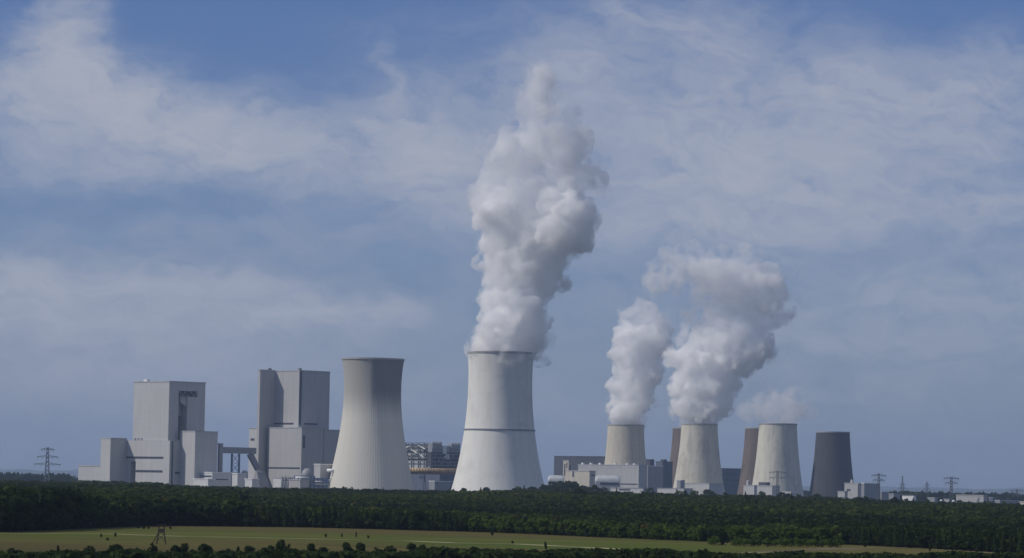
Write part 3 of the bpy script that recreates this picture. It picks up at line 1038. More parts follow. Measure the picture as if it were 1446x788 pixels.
M['rim'] = plain('rim_concrete', (0.34, 0.34, 0.33), 0.9)
CREAM = (0.62, 0.60, 0.53)
M['t1'] = tower_concrete('tower_stained_concrete', CREAM, (0.45, 0.44, 0.39), soot_shade=(78, 112, (0.15, 0.15, 0.16)), streak=0.16, seed=1.0)  # upper belt: real stain plus right-hand shade put into the colour
M['t2'] = tower_concrete('tower_pale_concrete', (0.75, 0.74, 0.69), (0.55, 0.545, 0.51), blotch=0.4, streak=0.3, seed=3.0)
M['t3'] = tower_concrete('tower_weathered_concrete', (0.56, 0.52, 0.42), (0.34, 0.32, 0.28), blotch=0.35, streak=0.55, seed=5.0)
M['t4'] = tower_concrete('tower_streaked_concrete', (0.60, 0.57, 0.47), (0.34, 0.33, 0.29), blotch=0.6, streak=0.45, seed=8.0)
M['t5'] = tower_concrete('tower_blotched_concrete', (0.62, 0.60, 0.50), (0.38, 0.37, 0.34), blotch=0.5, streak=0.45, seed=33.7)
M['t6'] = tower_concrete('tower_dark_concrete', (0.058, 0.057, 0.059), (0.026, 0.027, 0.031), blotch=0.4, streak=0.5, seed=15.0)
M['tb'] = tower_concrete('tower_brown_concrete', (0.165, 0.128, 0.104), (0.075, 0.064, 0.06), blotch=0.5, streak=0.7, seed=21.0)

T1 = [(507, 484, 570.7), (530, 485.6, 569), (560, 486.6, 567), (590, 484.5, 568), (625, 477.5, 572.5), (660, 469, 578.5), (690, 462, 584)]
T2 = [(498, 661.8, 754), (530, 661.5, 753), (560, 661, 752.5), (585, 660, 753.3), (607, 658, 755.5), (640, 650.5, 761), (670, 643, 765.5), (693, 637, 769.5)]
T3 = [(600, 858, 909), (625, 856, 909.5), (657, 853, 912), (690, 848.5, 917)]
T4 = [(599, 962, 1013), (630, 960, 1014.5), (660, 955.5, 1018.3), (690, 950.8, 1022.8)]
T5 = [(598.5, 1071.6, 1125), (630, 1070, 1126.3), (660, 1065.8, 1130), (695, 1061, 1134.5)]
T6 = [(610, 1152.5, 1200), (640, 1150.5, 1201.2), (670, 1146.5, 1204.2), (696, 1143, 1207)]
B1 = [(604.5, 949.8, 996.5), (635, 948, 997.5), (665, 944, 1001), (690, 940.5, 1004)]
B2 = [(604.5, 1052, 1099), (635, 1050.5, 1100), (665, 1046, 1104), (694, 1042, 1107.5)]
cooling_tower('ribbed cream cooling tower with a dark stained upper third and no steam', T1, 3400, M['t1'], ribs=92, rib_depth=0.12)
t2 = cooling_tower('biggest pale cooling tower with a dark ring at mid height under the tallest plume', T2, 3280, M['t2'], ribs=92, rib_depth=0.05, ring_py=607)
t3 = cooling_tower('weathered cream cooling tower standing behind the long grey turbine hall', T3, 4700, M['t3'])
t4 = cooling_tower('cream cooling tower with dark streaks standing in front of a thin brown one, steaming', T4, 4600, M['t4'])
t5 = cooling_tower('blotched pale cooling tower with only a short low plume, behind a pylon', T5, 4500, M['t5'])
cooling_tower('dark brown cooling tower without steam at the right end of the row', T6, 4900, M['t6'])
cooling_tower('brown cooling tower mostly hidden behind the streaked cream one', B1, 4950, M['tb'])
cooling_tower('brown cooling tower mostly hidden behind the blotched pale one', B2, 4900, M['tb'])

# ------------------------------------------------------------------ older works on the right
simple_building('boiler_house', 'long dark boiler house behind the first steaming small tower', 'power station', 872, 781, 884, 644.5, 4850, M['dark_clad'], trim='dark_clad', windows=(('l', 826, 830, 647, 650), ('l', 838, 841, 645.5, 650.5)))
simple_building('dark_annex', 'low dark block right behind the weathered cream tower', 'building', 918, 908, 924, 648.5, 4880, M['dark_clad'], trim='dark_clad')
simple_building('dark_annex', 'dark blue block just left of the half hidden brown tower', 'building', 935.5, 926, 950, 651.5, 4800, M['blue_dark'], trim='dark_clad', roofbox=(0.2, 0.5, 0.1, 0.6, 3, 'dark_clad'))
simple_building('dark_annex', 'dark blue block in the gap between two pairs of towers', 'building', 1020, 1008, 1052, 661, 5050, M['blue_dark'], trim='dark_clad', windows=(('r', 1023, 1046, 668, 670), ('r', 1023, 1046, 677, 679)))


def turbine_hall():
    root, B = simple_building('turbine_hall', 'long grey turbine hall with a shaded end in front of the weathered cream tower', 'building', 902, 815, 914, 656.5, 4400, M['pale_clad'])
    L = root.location
    for u in (820, 832, 845, 867, 884, 894):
        s = MB(); b0 = B.b(u); B.box(s, 1, 4, b0 - 1.5, b0 + 1.5, B.ztop, B.ztop + 2.2); s.build('roof_vent', M['white'], root, L)
    s = MB(); B.left_strip(s, 3, B.b(818), B.z(902, 661.2), B.z(902, 659.6)); s.build('window_band', M['trim'], root, L)
    s = MB(); B.left_strip(s, 2, B.b(870), B.z(902, 684.5), B.z(902, 683)); s.build('window_band', M['window'], root, L)


turbine_hall()
simple_building('turbine_hall', 'shorter blue grey hall with a white roof edge right of the long turbine hall', 'building', 915, 912, 936.5, 657.5, 4460, M['grey_clad'], trim='white')
simple_building('crusher_tower', 'cream concrete tower with dark openings left of the long turbine hall', 'tower', 803, 795.5, 808, 650, 4350, M['cream_clad'], windows=(('l', 797, 798.5, 655, 672), ('l', 800, 801.3, 653, 661), ('r', 804.5, 806, 656, 670)))
simple_building('office_block', 'cream flat-roofed block with a tall shaded end below the turbine hall', 'building', 832.5, 799, 841, 664.5, 4280, M['cream_clad'], windows=(('l', 808.5, 810.5, 662, 674), ('r', 835, 839, 670, 672)))


def barrel_hall(label, px0, px1, py_top, py_eave, Y):
    """Round-roofed store with its axis along the picture."""
    p, q = at(px0, py_top, Y), at(px1, py_top, Y)
    root = thing('barrel_store', label, 'building', (p.x, p.y, 0))
    L = root.location
    ze = at(px0, py_eave, Y).z
    h = p.z - ze
    w = 13.0
    n = 14
    V, Fc = [], []
    for (x, inset) in ((p.x, 4.0), (p.x + 1.5, 1.2), (p.x + 4, 0.0), (q.x - 4, 0.0), (q.x - 1.5, 1.2), (q.x, 4.0)):
        for i in range(n + 1):
            t = math.pi * i / n
            V.append((x, Y + w * (1 - math.cos(t)), ze + (h - inset * 0.6) * math.sin(t) ** 0.7))
    for j in range(5):
        for i in range(n):
            a = j * (n + 1) + i
            Fc.append((a, a + 1, a + n + 2, a + n + 1))
    Fc.append(tuple(range(n, -1, -1)))
    Fc.append(tuple(5 * (n + 1) + i for i in range(n + 1)))
    MB().add(V, Fc).build('roof', M['barrel'], root, L, True)
    mb = MB(); mb.box(p.x, q.x, Y, Y + 2 * w, -1, ze - 0.01); mb.build('wall', M['pale_clad'], root, L)
    mb = MB(); mb.box(p.x + 6, q.x - 2, Y - 0.4, Y - 0.01, ze - 4, ze - 1); mb.build('window_band', M['window'], root, L)


barrel_hall('white round-roofed store peeping over the trees right of the biggest tower', 774, 797, 671, 679, 4200)
barrel_hall('round-roofed white store in front of the long turbine hall', 841, 876, 671, 680, 4220)
LOWR = 'low halls before the old towers'
simple_building('low_hall', 'flat grey hall with a white front below the long turbine hall', 'building', 908, 862, 917, 689, 4150, M['white_clad'], group=LOWR, trim='grey_clad', windows=(('l', 874, 890, 691, 693),))
simple_building('low_hall', 'long flat grey shed left of the streaked cream tower', 'building', 966, 928, 978, 689.5, 4180, M['white_clad'], group=LOWR, trim='grey_clad')
simple_building('low_hall', 'pale long hall in front of the streaked cream tower', 'building', 1001.5, 957, 1021, 682.5, 4330, M['white_clad'], group=LOWR)
simple_building('pump_house', 'small grey cube standing before the foot of the streaked cream tower', 'building', 961, 956, 967, 678, 4290, M['grey_clad'])
simple_building('low_hall', 'white block at the foot of the half hidden right brown tower', 'building', 1065, 1050, 1074, 685, 4250, M['white_clad'], group=LOWR)
simple_building('low_hall', 'white block with a dark roof box and a pylon behind it', 'building', 1090.5, 1069, 1101.5, 685.5, 4200, M['white_clad'], group=LOWR, roofbox=(0.1, 0.6, 0.45, 0.95, 4.0, 'dark_clad'))
simple_building('low_hall', 'very low white shed at the foot of the blotched pale tower', 'building', 1117, 1104, 1124, 694.5, 4180, M['white_clad'], group=LOWR, trim='white')
dome_shape('water_tank', 'tiny white round tank beside the right brown tower', 'tank', 1056, 678.5, 1.7, 4300, M['white'])

RB, BB = simple_building('switch_house', 'pale block with a small dark window and a chimney beside the dark brown tower', 'building', 1213, 1192.5, 1221, 682, 4100, M['pale_clad'], windows=(('l', 1196, 1201, 690.8, 693.2), ('l', 1211.8, 1213, 682.8, 704)))
s = MB(); BB.box(s, 2, 4.5, BB.b(1202), BB.b(1199.5), BB.ztop, BB.ztop + 4.0); s.build('chimney', M['pale_clad'], RB, RB.location)
simple_building('switch_house', 'blue shaded block with a white roof edge right of the pale block', 'building', 1220.5, 1216.5, 1242, 682, 4060, M['grey_clad'], trim='white')
simple_building('low_hall', 'low grey lean-to left of the pale block by the dark brown tower', 'building', 1193, 1183, 1197, 693.5, 4080, M['pale_clad'])
simple_building('low_hall', 'low blue grey shed right of the blue shaded block', 'building', 1245, 1240, 1254, 694.5, 4120, M['grey_clad'])
simple_building('low_hall', 'small grey shed left of the white cube', 'building', 1262, 1255, 1271, 697, 4250, M['grey_clad'])
simple_building('transformer_hut', 'small bright white cube among the trees right of the towers', 'building', 1290, 1274, 1293.5, 699, 3900, M['white'], trim='steel')
dome_shape('water_tank', 'tiny white tank left of the pylon near the right edge', 'tank', 1329, 705.3, 2.4, 3700, M['white'])
dome_shape('water_tank', 'tiny white tank right at the foot of the pylon near the right edge', 'tank', 1346.5, 706, 2.3, 3700, M['white'])
simple_building('warehouse', 'long grey warehouse low over the trees near the right edge', 'building', 1389, 1350, 1394, 699, 3800, M['pale_clad'])
simple_building('warehouse', 'lower blue grey warehouse between the long grey one and the right edge', 'building', 1412, 1405, 1438, 706, 3700, M['grey_clad'])
simple_building('warehouse', 'pale warehouse cut off by the right edge of the view', 'building', 1452, 1439.5, 1462, 708, 3600, M['cream_clad'])

simple_building('warehouse', 'small grey shed left of the tiny white tank near the right edge', 'building', 1320, 1310, 1324, 702.5, 4000, M['grey_clad'])
simple_building('warehouse', 'small pale shed between the two tiny white tanks', 'building', 1340, 1333, 1342.5, 704.5, 3900, M['pale_clad'])
simple_building('warehouse', 'small blue grey shed touching the right end of the long grey warehouse', 'building', 1402, 1396, 1408, 702, 4050, M['blue_dark'], trim='grey_clad')


# ------------------------------------------------------------------ pylons
def pylon(label, px, py_top, Y, arms, base_half=4.2, top_half=0.9, w=0.55, gz=0.0):
    w *= 0.66
    c = at(px, py_top, Y)
    root = thing('power_pylon', label, 'pylon', (c.x, Y, gz), 'electricity pylons')
    H = c.z - gz
    half = lambda z: base_half + (top_half - base_half) * min(1.0, (z / H) ** 0.75)
    mb = MB()
    lv = np.linspace(0, H, 11)
    for sx in (-1, 1):
        for sy in (-1, 1):
            for i in range(10):
                h0, h1 = half(lv[i]), half(lv[i + 1])
                mb.bar((sx * h0, sy * h0, lv[i]), (sx * h1, sy * h1, lv[i + 1]), w * 1.3)
    for i in range(10):
        h0, h1 = half(lv[i]), half(lv[i + 1])
        for sy in (-1, 1):
            mb.bar((-h0, sy * h0, lv[i]), (h1, sy * h1, lv[i + 1]), w * 0.6)
            mb.bar((h0, sy * h0, lv[i]), (-h1, sy * h1, lv[i + 1]), w * 0.6)
            mb.bar((sy * h0, -h0, lv[i]), (sy * h1, h1, lv[i + 1]), w * 0.6)
    mb.build('mast', M['pylon'], root)
    for (py, half_px) in arms:
        za = at(px, py, Y).z - gz
        hw = half_px / F * Y
        r = MB()
        hb = half(za)
        for sx in (-1, 1):
            for sy in (-1, 1):
                r.bar((sx * hb, sy * hb, za + 1.6), (sx * hw, 0, za), w)
                r.bar((sx * hb, sy * hb, za - 0.4), (sx * hw, 0, za - 0.2), w)
            for k in range(1, 4):
                x = sx * hw * k / 3.2
                r.bar((x, 0, za + 1.6 * (1 - k / 3.2)), (x + sx * 1.5, 0, za - 0.3), w * 0.6)
        arm = r.build('crossarm', M['pylon'], root)
        for k in (-0.96, -0.5, 0.5, 0.96):
            ins = MB(); ins.tube((hw * k, 0, za - 3.2), (hw * k, 0, za - 0.3), 0.22, None, 6); ins.build('insulator', M['steel'], arm)
    return root


pylon('tall three-armed pylon standing alone left of the boiler houses', 67.5, 631.5, 3900, [(634.5, 9), (645, 14.5), (655.5, 18.5)], 3.6, 0.9, 0.75)
pylon('pylon with two wide arms right of the blue shaded block', 1241, 668.5, 3850, [(671.5, 10), (678, 8)], 1.7, 0.9, 0.7)
pylon('thin far pylon just left above the white cube', 1274.5, 672, 4600, [(684, 3.5), (689, 5)], 2.2, 0.5, 0.55)
pylon('thinnest far pylon between the white cube and the right-hand pylon', 1309, 680, 4900, [(684, 3), (690, 4)], 2.2, 0.5, 0.45)
pylon('pylon with two wide arms left of the long grey warehouse', 1343.5, 673.5, 3800, [(675.5, 10.5), (682, 8.5)], 1.7, 0.9, 0.7)
pylon('low wide-armed pylon at the right edge of the view', 1436, 691, 4400, [(693, 9), (698, 6)], 1.7, 0.8, 0.6)
pylon('two-armed pylon standing in front of the blotched pale cooling tower', 1098, 664.5, 4150, [(667, 11.5), (674.5, 11)], 1.6, 0.9, 0.62)


# ------------------------------------------------------------------ steam
def ico_arrays(sub):
    bm = bmesh.new(); bmesh.ops.create_icosphere(bm, subdivisions=sub, radius=1.0)
    v = np.array([q.co[:] for q in bm.verts]); f = np.array([[q.index for q in g.verts] for g in bm.faces]); bm.free()
    return v, f


ICO = {1: ico_arrays(1), 2: ico_arrays(2), 3: ico_arrays(3)}


def spheres_mesh(name, circles, Y, seed, voxel, fluff=(18, 7, 4), grow=1.0, disp=(4.0, 2.0)):
    """Billowing body: spheres grown over spheres over spheres, fused by a voxel remesh and roughened."""
    rng = random.Random(seed)
    balls = []
    def rdir():
        while True:
            v = Vector((rng.uniform(-1, 1), rng.uniform(-1, 1), rng.uniform(-1, 1)))
            if 0.1 < v.length < 1:
                return v.normalized()
    for (px, py, r) in circles:
        rad = r / F * Y
        c = at(px, py, Y); c.y += rng.uniform(-0.5, 0.5) * rad
        balls.append((c, rad * 0.70 * grow, 3))
        for _ in range(fluff[0]):
            d = rdir(); r2 = rad * rng.choice((0.22, 0.28, 0.34, 0.42, 0.5)) * rng.uniform(0.85, 1.1)
            c2 = c + d * (rad * 0.92 * grow - 0.55 * r2)
            balls.append((c2, r2, 2))
            for _ in range(fluff[1]):
                d2 = (rdir() + d * 0.7).normalized(); r3 = r2 * rng.uniform(0.28, 0.52)
                c3 = c2 + d2 * r2 * 0.88
                balls.append((c3, r3, 2 if r3 > 4 else 1))
                for _ in range(fluff[2] if r3 > 2.5 else 0):
                    d3 = (rdir() + d2 * 0.7).normalized(); r4 = r3 * rng.uniform(0.3, 0.55)
                    balls.append((c3 + d3 * r3 * 0.9, r4, 1))
    Vs, Fs, n = [], [], 0
    for c, r, k in balls:
        v, f = ICO[k]
        Vs.append(v * r + np.array(c[:])); Fs.append(f + n); n += len(v)
    V = np.concatenate(Vs); Fc = np.concatenate(Fs)
    base = at(circles[0][0], circles[0][1], Y)
    V = V - np.array(base[:])
    me = bpy.data.meshes.new(name)
    me.from_pydata(V.tolist(), [], Fc.tolist())
    o = bpy.data.objects.new(name, me)
    COL.objects.link(o)
    o.location = base
    md = o.modifiers.new('fuse', 'REMESH'); md.mode = 'VOXEL'; md.voxel_size = voxel; md.use_smooth_shade = True
    for i, (size, amp) in enumerate(((16.0, disp[0]), (5.0, disp[1]))):
        tx = bpy.data.textures.new('billow', 'CLOUDS'); tx.noise_scale = size; tx.noise_depth = 3
        dm = o.modifiers.new('billow', 'DISPLACE'); dm.texture = tx; dm.strength = amp; dm.mid_level = 0.5; dm.texture_coords = 'LOCAL'
    bpy.context.view_layer.update()
    dg = bpy.context.evaluated_depsgraph_get()
    new = bpy.data.meshes.new_from_object(o.evaluated_get(dg))
    o.modifiers.clear()
    o.data = new
    bpy.data.meshes.remove(me)
    new.name = name
    return o


P2 = [(708, 488, 40), (700, 494, 32), (740, 489, 32), (752, 478, 26), (716, 468, 40), (748, 455, 28), (700, 448, 26), (735, 432, 34), (696, 425, 22), (720, 405, 38), (757, 402, 26), (779, 396, 17), (795, 402, 12),
      (700, 375, 25), (740, 370, 42), (775, 372, 24), (694, 345, 18), (720, 335, 40), (770, 338, 44), (812, 335, 26), (700, 300, 34), (750, 290, 50), (800, 300, 42), (832, 312, 18), (690, 265, 28),
      (728, 248, 46), (790, 250, 50), (832, 250, 25), (715, 215, 24), (760, 205, 40), (805, 208, 34), (772, 172, 32), (804, 168, 22), (760, 140, 24), (762, 115, 25), (765, 104, 17), (738, 128, 11)]
P3 = [(884, 588, 24), (872, 575, 15), (892, 562, 28), (876, 546, 18), (900, 535, 26), (884, 512, 24), (914, 502, 24), (893, 478, 24), (925, 472, 20), (889, 447, 18), (914, 444, 24), (904, 430, 13), (932, 490, 18), (918, 525, 20), (938, 460, 14)]
P4 = [(986, 587, 24), (976, 568, 28), (1003, 562, 30), (966, 542, 22), (1000, 527, 36), (1030, 542, 20), (974, 512, 24), (1030, 502, 32), (1053, 522, 14), (1002, 480, 28), (1040, 470, 36), (1070, 472, 24),
      (1022, 440, 34), (1060, 437, 40), (1094, 450, 20), (1002, 387, 32), (1040, 397, 38), (1078, 402, 30), (1098, 418, 18), (960, 376, 28), (932, 390, 24), (940, 362, 18), (975, 356, 16), (1010, 362, 18), (926, 410, 14), (958, 402, 18), (1088, 425, 24), (1062, 500, 22), (1080, 490, 18), (985, 545, 24), (1015, 575, 18), (952, 505, 16), (958, 470, 14), (1112, 440, 14)]
P5 = [(1098, 594, 22), (1078, 584, 18), (1120, 588, 18), (1092, 575, 18), (1112, 582, 20), (1130, 580, 13), (1070, 562, 10), (1096, 566, 14), (1138, 572, 8)]

M['steam'] = steam_mat('dense_steam', 0.17, 0.02, lo=0.38, hi=0.58, scale=0.06, floor=0.03)
M['steam_mid'] = steam_mat('loose_steam', 0.07, 0.008, lo=0.38, hi=0.62, scale=0.05, floor=0.0)
M['steam_veil'] = steam_mat('steam_veil', 0.055, 0.004, lo=0.37, hi=0.64, scale=0.05, floor=0.0)
M['steam_thin'] = steam_mat('thin_steam', 0.034, 0.004, lo=0.33, hi=0.62, scale=0.05, floor=0.0)
M['steam_edge'] = steam_mat('ragged_steam', 0.09, 0.003, lo=0.47, hi=0.62, scale=0.075, floor=0.0)
M['steam_wisp'] = steam_mat('steam_wisp', 0.016, 0.003, lo=0.44, hi=0.68, scale=0.035, floor=0.0)


def plume(label, dense, loose, veil, wisps, Y, seed, mat='steam', voxel=1.7):
    o = spheres_mesh('steam_plume', dense, Y, seed, voxel, grow=0.96)
    o.data.materials.clear(); o.data.materials.append(M[mat])
    tag(o, label, 'steam', 'steam plumes over the cooling towers')
    for nm, cs, mt, sd in (('loose_steam', loose, 'steam_mid', 50), ('steam_veil', veil, 'steam_veil', 60), ('ragged_edge', dense if mat == 'steam' else None, 'steam_edge', 70), ('wisp', wisps, 'steam_wisp', 90)):
        for part in ([] if not cs else [[q] for q in cs] if nm == 'wisp' else [cs]):
            edge = nm == 'ragged_edge'
            c = spheres_mesh(nm, part, Y, seed + sd + int(part[0][0]), voxel * 1.5, (10, 3, 0), 1.22 if edge else 1.1, (9.0, 5.0))
            c.data.materials.clear(); c.data.materials.append(M[mt])
            c.location = c.location - o.location
            c.parent = o


plume('tallest thick white steam column towering over the biggest cooling tower', [c for c in P2 if c[1] > 295], [c for c in P2 if 195 < c[1] <= 345] + [(762, 116, 22), (765, 104, 16), (758, 138, 18), (770, 165, 22), (752, 175, 20)], [c for c in P2 if c[1] <= 215] + [(775, 130, 20), (745, 155, 26), (785, 190, 30), (718, 205, 24), (815, 190, 22)],
      [(712, 128, 18), (735, 150, 30), (700, 215, 34), (680, 280, 24), (845, 270, 24), (830, 215, 28), (800, 150, 22), (790, 405, 18), (680, 330, 16), (770, 470, 14)], 3280, 3)
plume('bright upright steam plume over the weathered tower behind the turbine hall', [c for c in P3 if c[1] > 465], [c for c in P3 if c[1] <= 500], None, [(905, 420, 18), (935, 450, 16), (945, 490, 14), (868, 540, 12)], 4700, 4)
plume('wide steam plume leaning right over the streaked cream tower', [c for c in P4 if c[1] > 478], [c for c in P4 if 385 < c[1] <= 515 and c[0] > 990], [c for c in P4 if c[1] <= 425] + [(985, 420, 20), (975, 450, 18), (990, 380, 24), (1050, 370, 26), (1095, 395, 20), (965, 480, 16)],
      [(1000, 330, 22), (1060, 350, 26), (1110, 380, 22), (1125, 430, 18), (950, 340, 18), (1085, 500, 22), (985, 440, 20), (1075, 540, 18), (915, 385, 16)], 4600, 5)
plume('short thin grey puff of steam over the blotched pale tower', P5 + [(1098, 600, 24), (1060, 588, 14), (1142, 582, 13), (1110, 566, 18), (1050, 578, 12)], None, None, [(1085, 560, 26), (1125, 560, 18), (1060, 575, 16)], 4500, 6, 'steam_thin')


# ------------------------------------------------------------------ trees
def tri_cloud(centres, normals, size, rng, flat=0.45):
    """Leaf-clump triangles at the centres, loosely facing the normals."""
    n = len(centres)
    nr = normals + rng.normal(0, flat, (n, 3))
    nr /= np.linalg.norm(nr, axis=1, keepdims=True) + 1e-9
    ref = rng.normal(0, 1, (n, 3))
    t = np.cross(nr, ref); t /= np.linalg.norm(t, axis=1, keepdims=True) + 1e-9
    b = np.cross(nr, t)
    s = (size * rng.uniform(0.6, 1.35, n))[:, None]
    a0 = rng.uniform(0, 2 * np.pi, n)
    out = np.empty((n, 3, 3))
    for k in range(3):
        a = a0 + k * 2.094 + rng.uniform(-0.3, 0.3, n)
        out[:, k] = centres + s * (np.cos(a)[:, None] * t + np.sin(a)[:, None] * b)
    return out.reshape(-1, 3)


def proto_pine(n, seed, wide=0.26, base=0.06):
    rng = np.random.default_rng(seed)
    h = base + (1 - base) * rng.uniform(0, 1, n) ** 1.25
    prof = wide * np.clip((1 - h) / (1 - base), 0, 1) ** 0.75 * np.clip(h / 0.16, 0.45, 1)
    tier = 0.78 + 0.22 * np.cos(h * 42 + rng.uniform(0, 6))
    th = rng.uniform(0, 2 * np.pi, n)
    lobe = 1 + 0.22 * np.sin(3 * th + rng.uniform(0, 6)) + 0.12 * np.sin(5 * th + 9 * h)
    r = prof * tier * lobe * np.sqrt(rng.uniform(0.25, 1, n))
    c = np.stack([r * np.cos(th), r * np.sin(th), h], 1)
    nr = np.stack([np.cos(th), np.sin(th), np.full(n, 0.75)], 1)
    size = 0.5 * wide * (60.0 / n) ** 0.36 * (0.45 + 0.75 * (1 - h))
    return tri_cloud(c, nr, size, rng)


def proto_broad(n, seed, wide=0.42, base=0.05, lobes=8):
    rng = np.random.default_rng(seed)
    L = []
    for i in range(lobes):
        a = rng.uniform(0, 2 * np.pi); z = rng.uniform(0.3, 0.82)
        rr = wide * rng.uniform(0.2, 0.72) * (1.15 - 0.7 * abs(z - 0.45))
        L.append((rr * math.cos(a), rr * math.sin(a), z, wide * rng.uniform(0.34, 0.62)))
    L.append((0, 0, 0.86, wide * 0.34)); L.append((0, 0, 0.28, wide * 0.75))
    L = np.array(L)
    w = L[:, 3] ** 2; w /= w.sum()
    i = rng.choice(len(L), n, p=w)
    d = rng.normal(0, 1, (n, 3)); d /= np.linalg.norm(d, axis=1, keepdims=True)
    d[:, 2] = np.where(rng.uniform(0, 1, n) < 0.6, np.abs(d[:, 2]), d[:, 2])
    c = L[i, :3] + d * L[i, 3:4] * rng.uniform(0.6, 1.0, (n, 1)) * np.array([1, 1, 0.85])
    c[:, 2] = np.clip(c[:, 2], base * rng.uniform(0.5, 1.5, n), 1.0)
    size = np.full(n, 0.36 * wide * (60.0 / n) ** 0.36)
    return tri_cloud(c, d, size, rng)


def mesh_from_tris(name, V, m, tint=None):
    nv = len(V); nf = nv // 3
    me = bpy.data.meshes.new(name)
    me.vertices.add(nv); me.loops.add(nv); me.polygons.add(nf)
    me.vertices.foreach_set('co', np.ascontiguousarray(V, np.float32).ravel())
    me.loops.foreach_set('vertex_index', np.arange(nv, dtype=np.int32))
    me.polygons.foreach_set('loop_start', np.arange(0, nv, 3, dtype=np.int32))
    me.update(calc_edges=True)
    if tint is not None:
        at_ = me.attributes.new('tint', 'FLOAT', 'FACE')
        at_.data.foreach_set('value', np.ascontiguousarray(tint, np.float32))
    me.materials.append(m)
    return me


M['pine'] = foliage_mat('pine_needles', (0.017, 0.030, 0.009), (0.024, 0.043, 0.012), (0.038, 0.058, 0.014))
M['leaf_dark'] = foliage_mat('dark_leaves', (0.018, 0.034, 0.009), (0.028, 0.049, 0.012), (0.042, 0.064, 0.016))
M['leaf_light'] = foliage_mat('light_leaves', (0.059, 0.098, 0.016), (0.078, 0.126, 0.021), (0.102, 0.140, 0.026))
M['woodstuff'] = wood_mat('wood_foliage', [(0.0, (0.015, 0.028, 0.009)), (0.32, (0.028, 0.046, 0.013)), (0.6, (0.050, 0.076, 0.018)), (0.82, (0.078, 0.108, 0.024)), (1.0, (0.12, 0.09, 0.03))])


def trunk_mesh(name, h, r, seed, limbs=5):
    rng = random.Random(seed)
    mb = MB()
    p = Vector((0, 0, -0.03)); rad = r
    for i in range(4):
        q = p + Vector((rng.uniform(-.02, .02), rng.uniform(-.02, .02), h / 4))
        mb.tube(p, q, rad, rad * 0.75, 6, False)
        p, rad = q, rad * 0.75
    for i in range(limbs):
        z = h * rng.uniform(0.3, 0.95); a = rng.uniform(0, 6.28)
        mb.tube((0, 0, z), (0.16 * math.cos(a), 0.16 * math.sin(a), z + 0.12), r * 0.35, r * 0.12, 5, False)
    me = bpy.data.meshes.new(name)
    me.from_pydata(mb.v, [], mb.f)
    me.materials.append(M['bark'])
    return me


def tree_proto(name, kind, seed, matname, n, wide):
    V = proto_pine(n, seed, wide) if kind == 'pine' else proto_broad(n, seed, wide)
    crown = mesh_from_tris('crown', V, M[matname])
    trunk = trunk_mesh('trunk', 0.8 if kind == 'pine' else 0.55, 0.022, seed)
    return name, crown, trunk


PROTO = {}
for key, kind, mt, wide in (('pine', 'pine', 'pine', 0.27), ('dark', 'broad', 'leaf_dark', 0.42), ('light', 'broad', 'leaf_light', 0.44)):
    PROTO[key] = [tree_proto('pine_tree' if kind == 'pine' else 'leafy_tree', kind, 100 + 7 * i + len(key), mt, 520, wide * (0.88 + 0.08 * i)) for i in range(5)]
PROTO['bush'] = [('bush', mesh_from_tris('crown', proto_broad(620, 300 + i, 0.62, 0.02, 9), M['leaf_dark']), trunk_mesh('trunk', 0.4, 0.03, 300 + i)) for i in range(5)]
PROTO['bush_light'] = [('bush', mesh_from_tris('crown', proto_broad(620, 340 + i, 0.58, 0.02, 9), M['leaf_light']), trunk_mesh('trunk', 0.4, 0.03, 340 + i)) for i in range(4)]


def plant(key, X, Y, h, label, cat, group, rng, wide=1.0, name=None):
    nm, crown, trunk = rng.choice(PROTO[key])
    root = bpy.data.objects.new(name or nm, None)
    COL.objects.link(root)
    root.location = (X, Y, float(ground_z(X, Y)))
    root.rotation_euler = (0, 0, rng.uniform(0, 6.28))
    root.scale = (h * wide, h * wide, h)
    tag(root, label, cat, group)
    for nmm, me in (('trunk', trunk), ('crown', crown)):
        o = bpy.data.objects.new(nmm, me); COL.objects.link(o); o.parent = root
    return root


HFRONT = [(-300, 10), (0, 9.5), (90, 9.5), (150, 8.0), (330, 7.0), (420, 5.8), (640, 5.2), (720, 4.4), (1000, 3.6), (1200, 4.6), (1446, 4.6), (1800, 4.5)]


